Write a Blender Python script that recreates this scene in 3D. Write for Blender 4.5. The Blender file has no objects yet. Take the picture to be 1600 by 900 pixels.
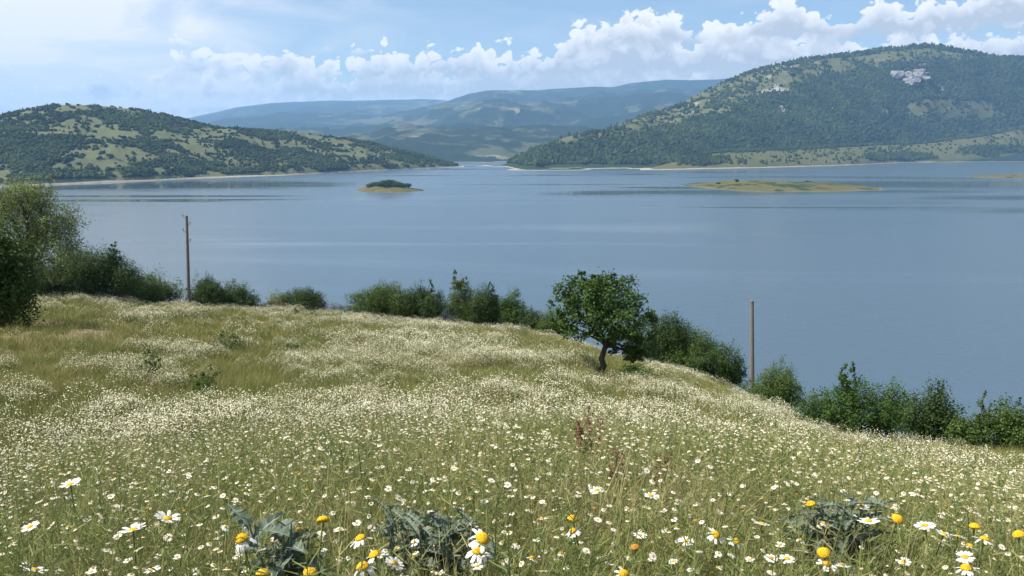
import bpy, math, random
import numpy as np
from mathutils import Vector, Quaternion, Euler

# ------------------------------------------------------------------ camera, sky, sun, exposure
scene = bpy.context.scene
COL = scene.collection
F = 1232.0                      # focal length in photo pixels (1600 wide)
PITCH = math.radians(10.35)
CAM = np.array([0.0, 0.0, 80.0])
SUN_EL, SUN_AZ = math.radians(54), math.radians(-100)     # azimuth clockwise from +Y

cd = bpy.data.cameras.new('camera'); cam = bpy.data.objects.new('camera', cd); COL.objects.link(cam)
cam.location = CAM; cam.rotation_euler = (math.pi/2 - PITCH, 0, 0)
cd.sensor_width = 36; cd.lens = 36*F/1600; cd.clip_start = 0.05; cd.clip_end = 60000
scene.camera = cam
scene.view_settings.view_transform = 'Standard'; scene.view_settings.look = 'None'
scene.view_settings.gamma = 1; scene.view_settings.exposure = 0.62
scene.render.engine = 'CYCLES'
cy = scene.cycles
cy.max_bounces = 4; cy.diffuse_bounces = 2; cy.glossy_bounces = 2; cy.transmission_bounces = 3
cy.transparent_max_bounces = 6; cy.volume_bounces = 1
cy.caustics_reflective = False; cy.caustics_refractive = False
cy.sample_clamp_indirect = 4; cy.use_denoising = True

class NT:
    """small helper to write node trees"""
    def __init__(s, tree): s.t = tree; s.n = tree.nodes; s.l = tree.links
    def node(s, typ, **kw):
        n = s.n.new(typ)
        for k, v in kw.items(): setattr(n, k, v)
        return n
    def put(s, sock, v):
        if isinstance(v, bpy.types.NodeSocket): s.l.new(v, sock)
        elif v is not None: sock.default_value = v
    def math(s, op, a, b=None, c=None, clamp=False):
        n = s.node('ShaderNodeMath', operation=op, use_clamp=clamp)
        s.put(n.inputs[0], a); s.put(n.inputs[1], b); s.put(n.inputs[2], c)
        return n.outputs[0]
    def vmath(s, op, a, b=None):
        n = s.node('ShaderNodeVectorMath', operation=op)
        s.put(n.inputs[0], a); s.put(n.inputs[1], b)
        return n.outputs[0]
    def step(s, v, lo, hi, a=0.0, b=1.0):
        n = s.node('ShaderNodeMapRange', interpolation_type='SMOOTHSTEP')
        for i, q in enumerate((v, lo, hi, a, b)): s.put(n.inputs[i], q)
        return n.outputs[0]
    def noise(s, vec, scale, detail=4, rough=0.55, dist=0.0):
        n = s.node('ShaderNodeTexNoise'); s.put(n.inputs['Vector'], vec)
        n.inputs['Scale'].default_value = scale; n.inputs['Detail'].default_value = detail
        n.inputs['Roughness'].default_value = rough; n.inputs['Distortion'].default_value = dist
        return n.outputs['Fac']
    def mix(s, f, a, b):
        n = s.node('ShaderNodeMix', data_type='RGBA')
        s.put(n.inputs[0], f)
        for i, v in ((6, a), (7, b)):
            s.put(n.inputs[i], v if isinstance(v, bpy.types.NodeSocket) else (*v, 1.0))
        return n.outputs[2]

# ---- world: physical sky with a bank of fair-weather cumulus and some thin high cloud
w = bpy.data.worlds.new('World'); scene.world = w; w.use_nodes = True
w.cycles.sampling_method = 'MANUAL'; w.cycles.sample_map_resolution = 512
T = NT(w.node_tree); T.n.clear()
sky = T.node('ShaderNodeTexSky', sky_type='NISHITA', sun_disc=False)
sky.sun_elevation = SUN_EL; sky.sun_rotation = SUN_AZ; sky.altitude = 600
sky.air_density = 1.0; sky.dust_density = 0.6; sky.ozone_density = 1.6
tc = T.node('ShaderNodeTexCoord').outputs['Generated']
sx = T.node('ShaderNodeSeparateXYZ'); T.put(sx.inputs[0], tc)
X, Y, Z = sx.outputs
az = T.math('ARCTAN2', X, Y)
el = T.math('MULTIPLY', T.math('ARCSINE', Z), 57.3)           # degrees
cv = T.vmath('MULTIPLY', tc, (1.0, 1.0, 1.35))
hz = T.node('ShaderNodeCombineXYZ'); T.put(hz.inputs[0], X); T.put(hz.inputs[1], Y)
hd = T.vmath('NORMALIZE', hz.outputs[0])                        # compass direction only
def billow(v, scale):
    """rounded heads with sharp creases between them, three sizes"""
    tot = None
    for f_, a_ in ((1.0, 1.5), (2.1, 0.75), (4.6, 0.40)):
        n = T.noise(v, scale*f_, 1.0, 0.5)
        q = T.math('MULTIPLY', T.math('ABSOLUTE', T.math('SUBTRACT', n, 0.5)), 2*a_)
        tot = q if tot is None else T.math('ADD', tot, q)
    return tot
WHITE, GREY = (8.6, 8.45, 8.3), (4.5, 4.75, 5.1)
def cloud_row(under, off, base, thick, cov, lump, f1, f2, soft, grey, contrast=1.0, top_fade=None):
    """one row of cumulus: flat grey base, cauliflower top"""
    v = T.vmath('ADD', cv, off); u = T.vmath('ADD', hd, off)
    e = T.math('DIVIDE', T.math('SUBTRACT', el, base), thick)
    b0 = billow(v, f2)
    hgt = T.math('ADD', T.math('ADD', cov, T.math('MULTIPLY', T.math('SUBTRACT', T.noise(u, f1, 3, 0.55), 0.5), lump)), T.math('MULTIPLY', T.math('SUBTRACT', b0, 0.5), 1.0))
    f = T.math('SUBTRACT', hgt, e)
    m = T.step(f, 0.0, soft)
    m = T.math('MULTIPLY', m, T.step(T.math('ADD', e, T.math('MULTIPLY', b0, 0.5)), 0.0, 0.55))
    l = T.math('ADD', T.step(f, 0.05, 0.85, 0.72, -0.22), T.math('MULTIPLY', T.step(b0, 0.10, 1.0), 0.75*contrast))
    l = T.math('ADD', l, T.step(e, 0.0, 1.0, -0.30, 0.12))
    n_ = T.node('ShaderNodeClamp'); T.put(n_.inputs[0], l)
    return T.mix(m, under, T.mix(n_.outputs[0], grey, WHITE))
# thin high veil, thicker to the left
hv = T.vmath('MULTIPLY', tc, (1.0, 1.0, 3.0))
vn = T.noise(hv, 6.0, 6, 0.55, 0.5)
veil = T.step(vn, 0.40, 0.68, 0.0, 0.7)
veil = T.math('MULTIPLY', veil, T.step(az, -0.42, -0.05, 1.0, 0.2))
veil = T.math('ADD', veil, T.math('MULTIPLY', T.step(az, -0.50, -0.22, 1.0, 0.0), T.step(vn, 0.28, 0.55, 0.50, 0.97)), clamp=True)
skyc = T.mix(veil, sky.outputs[0], (7.7, 7.6, 7.5))
low = T.step(el, 1.0, 5.5, 0.8, 0.0)
skyc = T.mix(low, skyc, (7.0, 6.95, 6.9))

right = T.step(az, -0.62, 0.16)                                  # the bank thickens to the right
c1 = cloud_row(skyc, (3.1, 1.7, 0.4), 1.8, 1.8, T.math('ADD', 0.55, T.math('MULTIPLY', right, 0.7)), 1.6, 14, 36, 0.35, (5.3, 5.5, 5.8), 0.7)
c2 = cloud_row(c1, (7.3, 4.2, 1.1), 3.0, 2.0, T.math('SUBTRACT', T.math('MULTIPLY', right, 1.35), -0.20), 3.0, 14, 30, 0.20, (4.8, 5.05, 5.4), 0.9)
c3 = cloud_row(c2, (1.9, 8.8, 2.2), 4.4, 2.2, T.math('SUBTRACT', T.math('MULTIPLY', right, 1.65), 0.20), 3.4, 13, 26, 0.15, GREY, 1.0)
allc = cloud_row(c3, (5.5, 2.6, 3.3), 6.6, 2.0, T.math('SUBTRACT', T.math('MULTIPLY', T.step(az, -0.1, 0.36), 1.65), 0.50), 3.4, 12, 24, 0.15, GREY, 1.0)
bg = T.node('ShaderNodeBackground'); T.put(bg.inputs[0], allc); bg.inputs[1].default_value = 0.09
T.l.new(bg.outputs[0], T.node('ShaderNodeOutputWorld').inputs[0])

# ---- sun
sd = bpy.data.lights.new('sun', 'SUN'); sd.energy = 5.0; sd.angle = math.radians(0.53); sd.color = (1.0, 0.95, 0.87)
sun = bpy.data.objects.new('sun', sd); COL.objects.link(sun)
sdir = Vector((math.sin(SUN_AZ)*math.cos(SUN_EL), math.cos(SUN_AZ)*math.cos(SUN_EL), math.sin(SUN_EL)))
sun.rotation_euler = (-sdir).to_track_quat('-Z', 'Y').to_euler(); sun.location = (0, 0, 300)

# ------------------------------------------------------------------ helpers
rng = np.random.default_rng(7)
random.seed(7)
FW = np.array([0, math.cos(PITCH), -math.sin(PITCH)]); UP = np.array([0, math.sin(PITCH), math.cos(PITCH)])

def ray(px, py):
    return FW + np.array([1.0, 0, 0])*((px - 800)/F) + UP*((450 - py)/F)
def P(px, py, y):
    """point of the place seen at a photo position, y metres ahead"""
    d = ray(px, py); return CAM + d*(y/d[1])
def project(p):
    q = np.asarray(p, float) - CAM
    dep = q @ FW
    return 800 + F*q[..., 0]/dep, 450 - F*(q @ UP)/dep
def lake_y(px, py):
    d = ray(px, py); return 80.0*d[1]/(-d[2])

def h2(ix, iy, seed):
    ix = ix.astype(np.int64); iy = iy.astype(np.int64)
    h = (ix*374761393 + iy*668265263 + seed*1442695041) & 0xFFFFFFFF
    h = ((h ^ (h >> 13))*1274126177) & 0xFFFFFFFF
    h = ((h ^ (h >> 15))*2246822519) & 0xFFFFFFFF
    return ((h ^ (h >> 16)) & 0xFFFFFF)/float(0xFFFFFF)
def vnoise(x, y, seed=0):
    x = np.asarray(x, float); y = np.asarray(y, float)
    ix = np.floor(x); iy = np.floor(y); fx = x-ix; fy = y-iy
    fx = fx*fx*fx*(fx*(fx*6-15)+10); fy = fy*fy*fy*(fy*(fy*6-15)+10)
    a = h2(ix, iy, seed); b = h2(ix+1, iy, seed); c = h2(ix, iy+1, seed); d = h2(ix+1, iy+1, seed)
    return (a*(1-fx)+b*fx)*(1-fy) + (c*(1-fx)+d*fx)*fy
def fbm(x, y, octv=4, seed=0, ridged=False):
    s = 0; a = 1; tot = 0
    for o in range(octv):
        n = vnoise(np.asarray(x)*2**o + 17.3*o, np.asarray(y)*2**o - 9.1*o, seed+o)
        if ridged: n = 1-abs(2*n-1)
        s = s + a*n; tot += a; a *= 0.5
    return s/tot
def sstep(a, b, x):
    t = np.clip((x-a)/(b-a), 0, 1); return t*t*(3-2*t)

def mesh(name, verts, faces, mats=None, smooth=False, midx=None, attr=None):
    """one mesh datablock from arrays; attr: {name: (domain, values)}"""
    me = bpy.data.meshes.new(name)
    if isinstance(faces, np.ndarray) and len(faces):
        verts = np.asarray(verts, np.float32); k = faces.shape[1]; n = len(faces)
        me.vertices.add(len(verts)); me.vertices.foreach_set('co', verts.ravel())
        me.loops.add(n*k); me.loops.foreach_set('vertex_index', faces.astype(np.int32).ravel())
        me.polygons.add(n); me.polygons.foreach_set('loop_start', np.arange(0, n*k, k, dtype=np.int32))
        me.update(calc_edges=True)
    else:
        me.from_pydata([tuple(v) for v in verts], [], [tuple(f) for f in faces] if len(faces) else [])
    for m in (mats or []): me.materials.append(m)
    if midx is not None: me.polygons.foreach_set('material_index', np.asarray(midx, np.int32))
    if len(me.polygons): me.polygons.foreach_set('use_smooth', np.full(len(me.polygons), smooth))
    for k, (dom, v) in (attr or {}).items():
        v = np.asarray(v)
        typ = 'INT' if v.dtype.kind == 'i' else ('FLOAT_VECTOR' if v.ndim == 2 else 'FLOAT')
        at = me.attributes.new(k, typ, dom)
        at.data.foreach_set('vector' if typ == 'FLOAT_VECTOR' else 'value', v.astype(np.int32 if typ == 'INT' else np.float32).ravel())
    me.update(); return me

def obj(name, data, parent=None, loc=None):
    o = bpy.data.objects.new(name, data); COL.objects.link(o)
    if parent is not None: o.parent = parent
    if loc is not None: o.location = [float(v) for v in loc]
    return o
def tag(o, label=None, cat=None, group=None, kind=None):
    if label: o['label'] = label
    if cat: o['category'] = cat
    if group: o['group'] = group
    if kind: o['kind'] = kind
    return o

def merge(parts):
    """[(verts, faces)] of equal face size -> one (verts, faces)"""
    V = []; Fc = []; k = 0
    for v, f in parts:
        V.append(np.asarray(v, float)); Fc.append(np.asarray(f, int)+k); k += len(v)
    return np.vstack(V), np.vstack(Fc)
def tube(path, rad, n=6):
    """quads of a tapering tube along a path"""
    path = np.asarray(path, float); rad = np.asarray(rad, float)
    d = np.gradient(path, axis=0); d /= np.linalg.norm(d, axis=1)[:, None]+1e-9
    ref = np.array([0.31, 0.95, 0.05]); a = np.cross(d, ref); a /= np.linalg.norm(a, axis=1)[:, None]+1e-9
    b = np.cross(d, a); ang = np.linspace(0, 2*np.pi, n, endpoint=False)
    ring = path[:, None] + rad[:, None, None]*(np.cos(ang)[None, :, None]*a[:, None]+np.sin(ang)[None, :, None]*b[:, None])
    V = ring.reshape(-1, 3); m = len(path); Fc = []
    for i in range(m-1):
        for j in range(n):
            Fc.append((i*n+j, i*n+(j+1) % n, (i+1)*n+(j+1) % n, (i+1)*n+j))
    return V, np.array(Fc)

# ------------------------------------------------------------------ materials
MATS = {}
def material(name):
    m = bpy.data.materials.new(name); m.use_nodes = True
    t = NT(m.node_tree); t.n.clear(); MATS[name] = m
    return m, t
def surface(t, col, rough=0.7, bump=None, bstr=0.3, bdist=0.02, spec=0.3, trans=None):
    b = t.node('ShaderNodeBsdfPrincipled')
    t.put(b.inputs['Base Color'], col if isinstance(col, bpy.types.NodeSocket) else (*col, 1))
    t.put(b.inputs['Roughness'], rough); b.inputs['Specular IOR Level'].default_value = spec
    if bump is not None:
        bn = t.node('ShaderNodeBump'); t.put(bn.inputs['Height'], bump)
        bn.inputs['Strength'].default_value = bstr; bn.inputs['Distance'].default_value = bdist
        t.l.new(bn.outputs[0], b.inputs['Normal'])
    out = b.outputs[0]
    if trans:
        tr = t.node('ShaderNodeBsdfTranslucent'); t.put(tr.inputs[0], col if isinstance(col, bpy.types.NodeSocket) else (*col, 1))
        mx = t.node('ShaderNodeMixShader'); mx.inputs[0].default_value = trans
        t.l.new(b.outputs[0], mx.inputs[1]); t.l.new(tr.outputs[0], mx.inputs[2]); out = mx.outputs[0]
    t.l.new(out, t.node('ShaderNodeOutputMaterial').inputs[0])
def wpos(t): return t.node('ShaderNodeNewGeometry').outputs['Position']
def attrf(t, name): return t.node('ShaderNodeAttribute', attribute_name=name).outputs['Fac']

def leaf_mat(name, dark, light, extra=None, trans=0.3, rough=0.55):
    m, t = material(name)
    col = t.mix(attrf(t, 'tone'), dark, light)
    if extra: col = t.mix(t.step(attrf(t, 'tone2'), 0.86, 0.9), col, extra)
    surface(t, col, rough, spec=0.25, trans=trans); return m
LEAF_OAK = leaf_mat('leaf_oak_green', (.026, .060, .012), (.088, .162, .028))
LEAF_DARK = leaf_mat('leaf_dark_green', (.020, .044, .011), (.068, .118, .026))
LEAF_MID = leaf_mat('leaf_mid_green', (.034, .068, .014), (.110, .172, .034))
LEAF_PALE = leaf_mat('leaf_pale_green', (.110, .150, .048), (.250, .300, .105))
LEAF_BROWN = leaf_mat('scrub_brown_green', (.050, .050, .018), (.170, .130, .062))
LEAF_SAPL = leaf_mat('sapling_green', (.050, .085, .022), (.125, .180, .050))
RED_DOCK = leaf_mat('dock_red', (.170, .075, .045), (.310, .180, .110))
THISTLE = leaf_mat('thistle_blue_green', (.080, .112, .076), (.230, .272, .200), trans=0.15, rough=0.6)

def plain(name, col, rough=0.7, var=0.25, scale=20.0, trans=None):
    m, t = material(name)
    n = t.noise(wpos(t), scale, 4)
    c = t.mix(n, [v*(1-var) for v in col], [min(1, v*(1+var)) for v in col])
    surface(t, c, rough, bump=n, bstr=0.2, trans=trans); return m
BARK = plain('bark', (.055, .046, .038), 0.9, 0.4, 9)
STEMG = plain('stem_green', (.160, .205, .060), 0.6, 0.3, 30, trans=0.2)
STEMB = plain('stem_dry', (.22, .17, .08), 0.7, 0.3, 30)
PETAL = plain('petal_white', (.80, .79, .74), 0.6, 0.05, 60, trans=0.25)
CREAM2 = plain('petal_offwhite', (.74, .73, .62), 0.7, 0.08, 30, trans=0.25)
CREAM = plain('petal_cream', (.76, .73, .54), 0.7, 0.10, 6, trans=0.25)
def disc_mat(name, a, b_):
    m, t = material(name); p = t.node('ShaderNodeTexCoord').outputs['Object']
    vo = t.node('ShaderNodeTexVoronoi'); t.put(vo.inputs['Vector'], p); vo.inputs['Scale'].default_value = 700
    surface(t, t.mix(t.step(vo.outputs['Distance'], 0.1, 0.75), b_, a), 0.85, bump=vo.outputs['Distance'], bstr=1.0, bdist=.0012, spec=.15); return m
DISC = disc_mat('disc_yellow', (.50, .25, .008), (.82, .56, .03)); DISCO = disc_mat('disc_old_orange', (.28, .11, .015), (.62, .32, .06))

def grass_mat(name, a, b, c):
    m, t = material(name)
    rnd = t.node('ShaderNodeObjectInfo').outputs['Random']
    n = t.noise(wpos(t), 0.35, 4, 0.6)
    f = t.math('ADD', t.math('MULTIPLY', rnd, 0.55), t.math('MULTIPLY', n, 0.75))
    col = t.mix(t.step(f, 0.35, 0.75), a, b)
    col = t.mix(t.step(t.math('ADD', t.math('MULTIPLY', rnd, 0.4), t.noise(wpos(t), 0.9, 3)), 0.68, 0.95), col, c)
    col = t.mix(t.math('MULTIPLY', attrf(t, 'tone'), 0.5), col, c)
    surface(t, col, 0.6, spec=0.2, trans=0.3); return m
GRASS = grass_mat('meadow_grass', (.140, .185, .040), (.265, .275, .075), (.450, .385, .190))
GRASSF = grass_mat('meadow_grass_mid', (.115, .158, .036), (.205, .228, .062), (.300, .262, .105))
STRAW = grass_mat('dry_straw', (.30, .27, .11), (.42, .36, .18), (.50, .42, .25))
HERB = grass_mat('meadow_herb', (.110, .165, .045), (.205, .250, .080), (.310, .300, .130))

# ground soil with dry thatch
m, t = material('soil_and_thatch'); GROUND = m
p = wpos(t)
c = t.mix(t.noise(p, 0.7, 6), (.120, .105, .045), (.185, .160, .075))
c = t.mix(t.step(t.noise(p, 5.0, 5), 0.5, 0.7), c, (.090, .100, .030))
c = t.mix(attrf(t, 'bare'), c, t.mix(t.noise(p, 3.0, 6), (.20, .125, .075), (.34, .26, .18)))
surface(t, c, 0.95, bump=t.noise(p, 12.0, 6), bstr=0.6, bdist=0.05, spec=0.1)

# lake: rippled water with calmer streaks
m, t = material('lake_water'); WATER = m
p = wpos(t)
st = t.noise(t.vmath('MULTIPLY', p, (0.0010, 0.0060, 1.0)), 1.0, 3, 0.5, 0.6)
calm = t.step(st, 0.50, 0.70)
wob = t.math('MULTIPLY', t.noise(t.vmath('MULTIPLY', p, (0.006, 0.03, 1.0)), 1.0, 4, 0.6), 0.9)
for zx, zy, rx_, ry_ in ((-950, 1580, 900, 260), (-520, 1235, 300, 34), (900, 1600, 540, 190), (900, 1190, 400, 85), (110, 1290, 150, 48), (380, 1010, 250, 16), (330, 1480, 200, 45)):
    lee = t.node('ShaderNodeVectorMath', operation='LENGTH')
    t.put(lee.inputs[0], t.vmath('MULTIPLY', t.vmath('SUBTRACT', p, (zx, zy, 0.0)), (1/rx_, 1/ry_, 0.0)))
    calm = t.math('MAXIMUM', calm, t.step(t.math('ADD', lee.outputs['Value'], wob), 0.85, 1.5, 1.0, 0.0))
rough = t.math('SUBTRACT', 0.25, t.math('MULTIPLY', calm, 0.20))
b = t.node('ShaderNodeBsdfPrincipled'); b.inputs['Base Color'].default_value = (.066, .102, .134, 1)
b.inputs['IOR'].default_value = 1.33; t.put(b.inputs['Roughness'], rough)
rip = t.noise(t.vmath('MULTIPLY', p, (0.10, 0.45, 1.0)), 1.0, 5, 0.6)
bn = t.node('ShaderNodeBump'); t.put(bn.inputs['Height'], rip); bn.inputs['Strength'].default_value = 1.0
t.put(bn.inputs['Distance'], t.math('SUBTRACT', 0.22, t.math('MULTIPLY', calm, 0.215)))
t.l.new(bn.outputs[0], b.inputs['Normal']); t.l.new(b.outputs[0], t.node('ShaderNodeOutputMaterial').inputs[0])

def hill_mat(name, grass_a, grass_b, wood, soil, shore_h=6.0, fine=0.02):
    m, t = material(name); p = wpos(t)
    g = t.mix(t.noise(p, fine*0.35, 6, 0.6), grass_a, grass_b)
    g = t.mix(t.step(t.noise(p, fine, 6, 0.65), 0.56, 0.70), g, soil)
    sp = t.noise(p, fine*2.4, 5, 0.7)
    wmask = t.step(t.math('ADD', attrf(t, 'wood'), t.math('MULTIPLY', t.math('SUBTRACT', sp, 0.5), 1.5)), 0.38, 0.60)
    col = t.mix(wmask, g, t.mix(sp, [v*0.7 for v in wood], [v*1.4 for v in wood]))
    sx = t.node('ShaderNodeSeparateXYZ'); t.put(sx.inputs[0], p)
    zz = t.math('SUBTRACT', sx.outputs[2], t.math('MULTIPLY', t.noise(p, 0.012, 5, 0.6), shore_h*1.7))
    sh = t.step(zz, -shore_h*0.15, shore_h*0.15, 1.0, 0.0)
    col = t.mix(sh, col, t.mix(t.noise(p, 0.05, 4), (.22, .19, .14), (.44, .40, .33)))
    col = t.mix(attrf(t, 'rocky'), col, t.mix(t.noise(p, 0.08, 4), (.20, .19, .17), (.42, .41, .38)))
    surface(t, col, 0.95, bump=sp, bstr=0.8, bdist=4.0, spec=0.05); return m
HILL_L = hill_mat('hill_left_cover', (.080, .098, .046), (.145, .155, .080), (.032, .050, .030), (.17, .165, .10), 3.2, 0.045)
HILL_R = hill_mat('hill_right_cover', (.065, .078, .034), (.120, .125, .056), (.022, .042, .020), (.22, .20, .14), 1.5, 0.013)
SPUR_M = hill_mat('spur_cover', (.060, .078, .030), (.115, .112, .046), (.028, .048, .022), (.14, .12, .065), 3.0)
FAR_M = hill_mat('far_mountain_cover', (.045, .060, .040), (.095, .102, .066), (.018, .033, .027), (.20, .19, .14), 0.8, 0.004)
ISLE_M = hill_mat('island_cover', (.070, .082, .032), (.135, .118, .052), (.03, .05, .02), (.16, .125, .070), 0.12, 0.05)
CROWN_M = bpy.data.materials.new('far_tree_crown'); CROWN_M.use_nodes = True
t = NT(CROWN_M.node_tree); t.n.clear()
rnd = t.node('ShaderNodeObjectInfo').outputs['Random']
cl = t.noise(wpos(t), 0.006, 4, 0.6)
tn_ = t.math('ADD', t.math('MULTIPLY', rnd, 0.6), t.step(cl, 0.35, 0.65, -0.1, 0.5), clamp=True)
surface(t, t.mix(tn_, (.014, .029, .014), (.054, .078, .030)), 0.9, spec=0.05)
m, t = material('pale_rock'); ROCK = m
p = wpos(t); n = t.noise(p, 0.05, 6, 0.7)
surface(t, t.mix(n, (.10, .10, .10), (.27, .27, .27)), 0.9, bump=n, bstr=1.0, bdist=3.0)
m, t = material('weathered_pole'); POLE = m
p = wpos(t); n = t.noise(t.vmath('MULTIPLY', p, (14.0, 14.0, 1.2)), 1.0, 5)
surface(t, t.mix(n, (.11, .10, .09), (.24, .22, .20)), 0.85, bump=n, bstr=0.3)
m, t = material('grey_metal'); METAL = m
surface(t, t.mix(t.noise(wpos(t), 20, 3), (.10, .10, .10), (.22, .21, .20)), 0.6)
m, t = material('insulator_glaze'); GLAZE = m
surface(t, t.mix(t.noise(wpos(t), 20, 3), (.20, .13, .09), (.30, .20, .14)), 0.25)

# ------------------------------------------------------------------ meadow ground
GZ0 = 78.65
EDGE = [(-500, 480, 42), (-200, 462, 46), (0, 455, 50), (100, 454, 54), (200, 462, 60), (300, 467, 66), (400, 475, 70), (500, 480, 72), (600, 489, 72),
        (700, 495, 70), (800, 501, 67), (880, 516, 64), (960, 548, 60), (1050, 566, 56), (1120, 583, 53), (1180, 607, 49),
        (1260, 640, 38), (1340, 667, 31), (1450, 680, 26), (1600, 688, 23), (1900, 702, 20)]
_e = []
for px, py, y in EDGE:
    q = P(px, py+(7 if px < 1100 else 15), y); r = math.hypot(q[0], q[1]); _e.append((math.atan2(q[0], q[1]), r, (GZ0-(q[2]-0.38))/r))
_e = np.array(_e)
_th = np.linspace(_e[0, 0], _e[-1, 0], 240); _k = np.hanning(11); _k /= _k.sum()
def _sm(v):
    v = np.interp(_th, _e[:, 0], v); return np.convolve(np.pad(v, 5, mode='edge'), _k, 'valid')
_re, _se = _sm(_e[:, 1]), _sm(_e[:, 2])
def edge_r(th): return np.interp(th, _th, _re)
def ground_z(x, y):
    x = np.asarray(x, float); y = np.asarray(y, float)
    r = np.hypot(x, y)+1e-6; th = np.arctan2(x, y)
    re = np.interp(th, _th, _re); se = np.interp(th, _th, _se)
    back = 1-1.5*sstep(0.9, 2.4, abs(th))
    n = 0.08+0.20*(1-np.exp(-r/4.5))
    f = sstep(math.log(5.0), np.log(re), np.log(r))
    rr = np.minimum(r, re); tt = np.maximum(r-re, 0)
    s = (n*(1-f)+se*f)*back
    z = GZ0 - rr*s - tt*np.maximum(se*back, 0.1) - 0.36*(np.sqrt(tt*tt+30)-math.sqrt(30))
    u = sstep(4, 16, r)
    z = z + u*(0.55*(fbm(x/9.0, y/9.0, 3, 11)-0.5) + 0.22*(fbm(x/2.2, y/2.2, 2, 12)-0.5)) + 0.06*(fbm(x/0.6, y/0.6, 2, 13)-0.5)
    z = z + 0.25*np.maximum(0, tt)*0.3*(fbm(x/12, y/12, 3, 14)-0.5)
    return np.maximum(z, -5.0)
def ground_hit(px, py, lift=0.0):
    d = ray(px, py); s = np.geomspace(1.0, 160, 1500)
    q = CAM+d*s[:, None]; g = ground_z(q[:, 0], q[:, 1])+lift
    i = np.argmax(q[:, 2] <= g)
    return q[i]

def bare_mask(x, y):
    b = np.zeros_like(np.asarray(x, float))
    for px, py, rx, ry, k in ((120, 512, 3.0, 5.0, .6), (25, 537, 3.2, 3.0, .8), (590, 487, 2.6, 3.0, .5), (860, 505, 2.0, 3.0, .4)):
        c = ground_hit(px, py)
        b = np.maximum(b, k*(1-sstep(0.4, 1.3, np.hypot((x-c[0])/rx, (y-c[1])/ry)+0.8*(fbm(x/1.5, y/1.5, 3, 31)-0.5))))
    return b

nr, na = 170, 420
rr = np.concatenate([[0.02], np.geomspace(0.4, 260, nr-1)]); aa = np.linspace(-math.pi, math.pi, na, endpoint=False)
# finer angles ahead of the camera
aa = np.sort(np.concatenate([np.linspace(-0.95, 0.95, 320), np.linspace(0.97, 2*math.pi-0.97, 100)])); na = len(aa)
RR, AA = np.meshgrid(rr, aa, indexing='ij')
gx, gy = RR*np.sin(AA), RR*np.cos(AA)
gz = ground_z(gx, gy)
V = np.stack([gx, gy, gz], -1).reshape(-1, 3)
i, j = np.meshgrid(np.arange(nr-1), np.arange(na), indexing='ij'); j2 = (j+1) % na
Fc = np.stack([i*na+j, (i+1)*na+j, (i+1)*na+j2, i*na+j2], -1).reshape(-1, 4)
o = obj('meadow_ground', mesh('meadow_ground', V, Fc[:, ::-1], [GROUND], True, attr={'bare': ('POINT', bare_mask(V[:, 0], V[:, 1]))}))
tag(o, 'sloping earth of the flower meadow falling away to the lake', 'ground', kind='structure')

# ------------------------------------------------------------------ lake
V = [(-13500, -1500, 0), (13500, -1500, 0), (13500, 21000, 0), (-13500, 21000, 0)]
tag(obj('lake_water', mesh('lake_water', V, [(0, 1, 2, 3)], [WATER])), 'broad blue-grey rippled lake filling the valley', 'lake', kind='structure')

# ------------------------------------------------------------------ scattering with geometry nodes (stuff only)
def scatter(name, pts, rot, scl, idx, protos, label, cat):
    pc = bpy.data.collections.new(name+'_kinds')
    for q in protos: pc.objects.link(q)
    me = mesh(name, pts, np.zeros((0, 3), int), attr={'rot': ('POINT', np.asarray(rot, float)), 'scl': ('POINT', np.asarray(scl, float)), 'idx': ('POINT', np.asarray(idx, np.int32))})
    o = obj(name, me)
    g = bpy.data.node_groups.new(name+'_nodes', 'GeometryNodeTree')
    g.interface.new_socket('Geometry', in_out='INPUT', socket_type='NodeSocketGeometry')
    g.interface.new_socket('Geometry', in_out='OUTPUT', socket_type='NodeSocketGeometry')
    N = g.nodes; L = g.links
    gi = N.new('NodeGroupInput'); go = N.new('NodeGroupOutput'); ip = N.new('GeometryNodeInstanceOnPoints'); ci = N.new('GeometryNodeCollectionInfo')
    ci.inputs['Collection'].default_value = pc; ci.inputs['Separate Children'].default_value = True; ci.inputs['Reset Children'].default_value = True
    def na_(k, typ):
        a = N.new('GeometryNodeInputNamedAttribute'); a.data_type = typ; a.inputs['Name'].default_value = k; return a.outputs['Attribute']
    L.new(gi.outputs[0], ip.inputs['Points']); L.new(ci.outputs[0], ip.inputs['Instance'])
    ip.inputs['Pick Instance'].default_value = True
    L.new(na_('idx', 'INT'), ip.inputs['Instance Index']); L.new(na_('rot', 'FLOAT_VECTOR'), ip.inputs['Rotation']); L.new(na_('scl', 'FLOAT_VECTOR'), ip.inputs['Scale'])
    L.new(ip.outputs[0], go.inputs[0])
    md = o.modifiers.new('scatter', 'NODES'); md.node_group = g
    return tag(o, label, cat, kind='stuff')
def proto(name, me): return bpy.data.objects.new(name, me)

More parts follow.
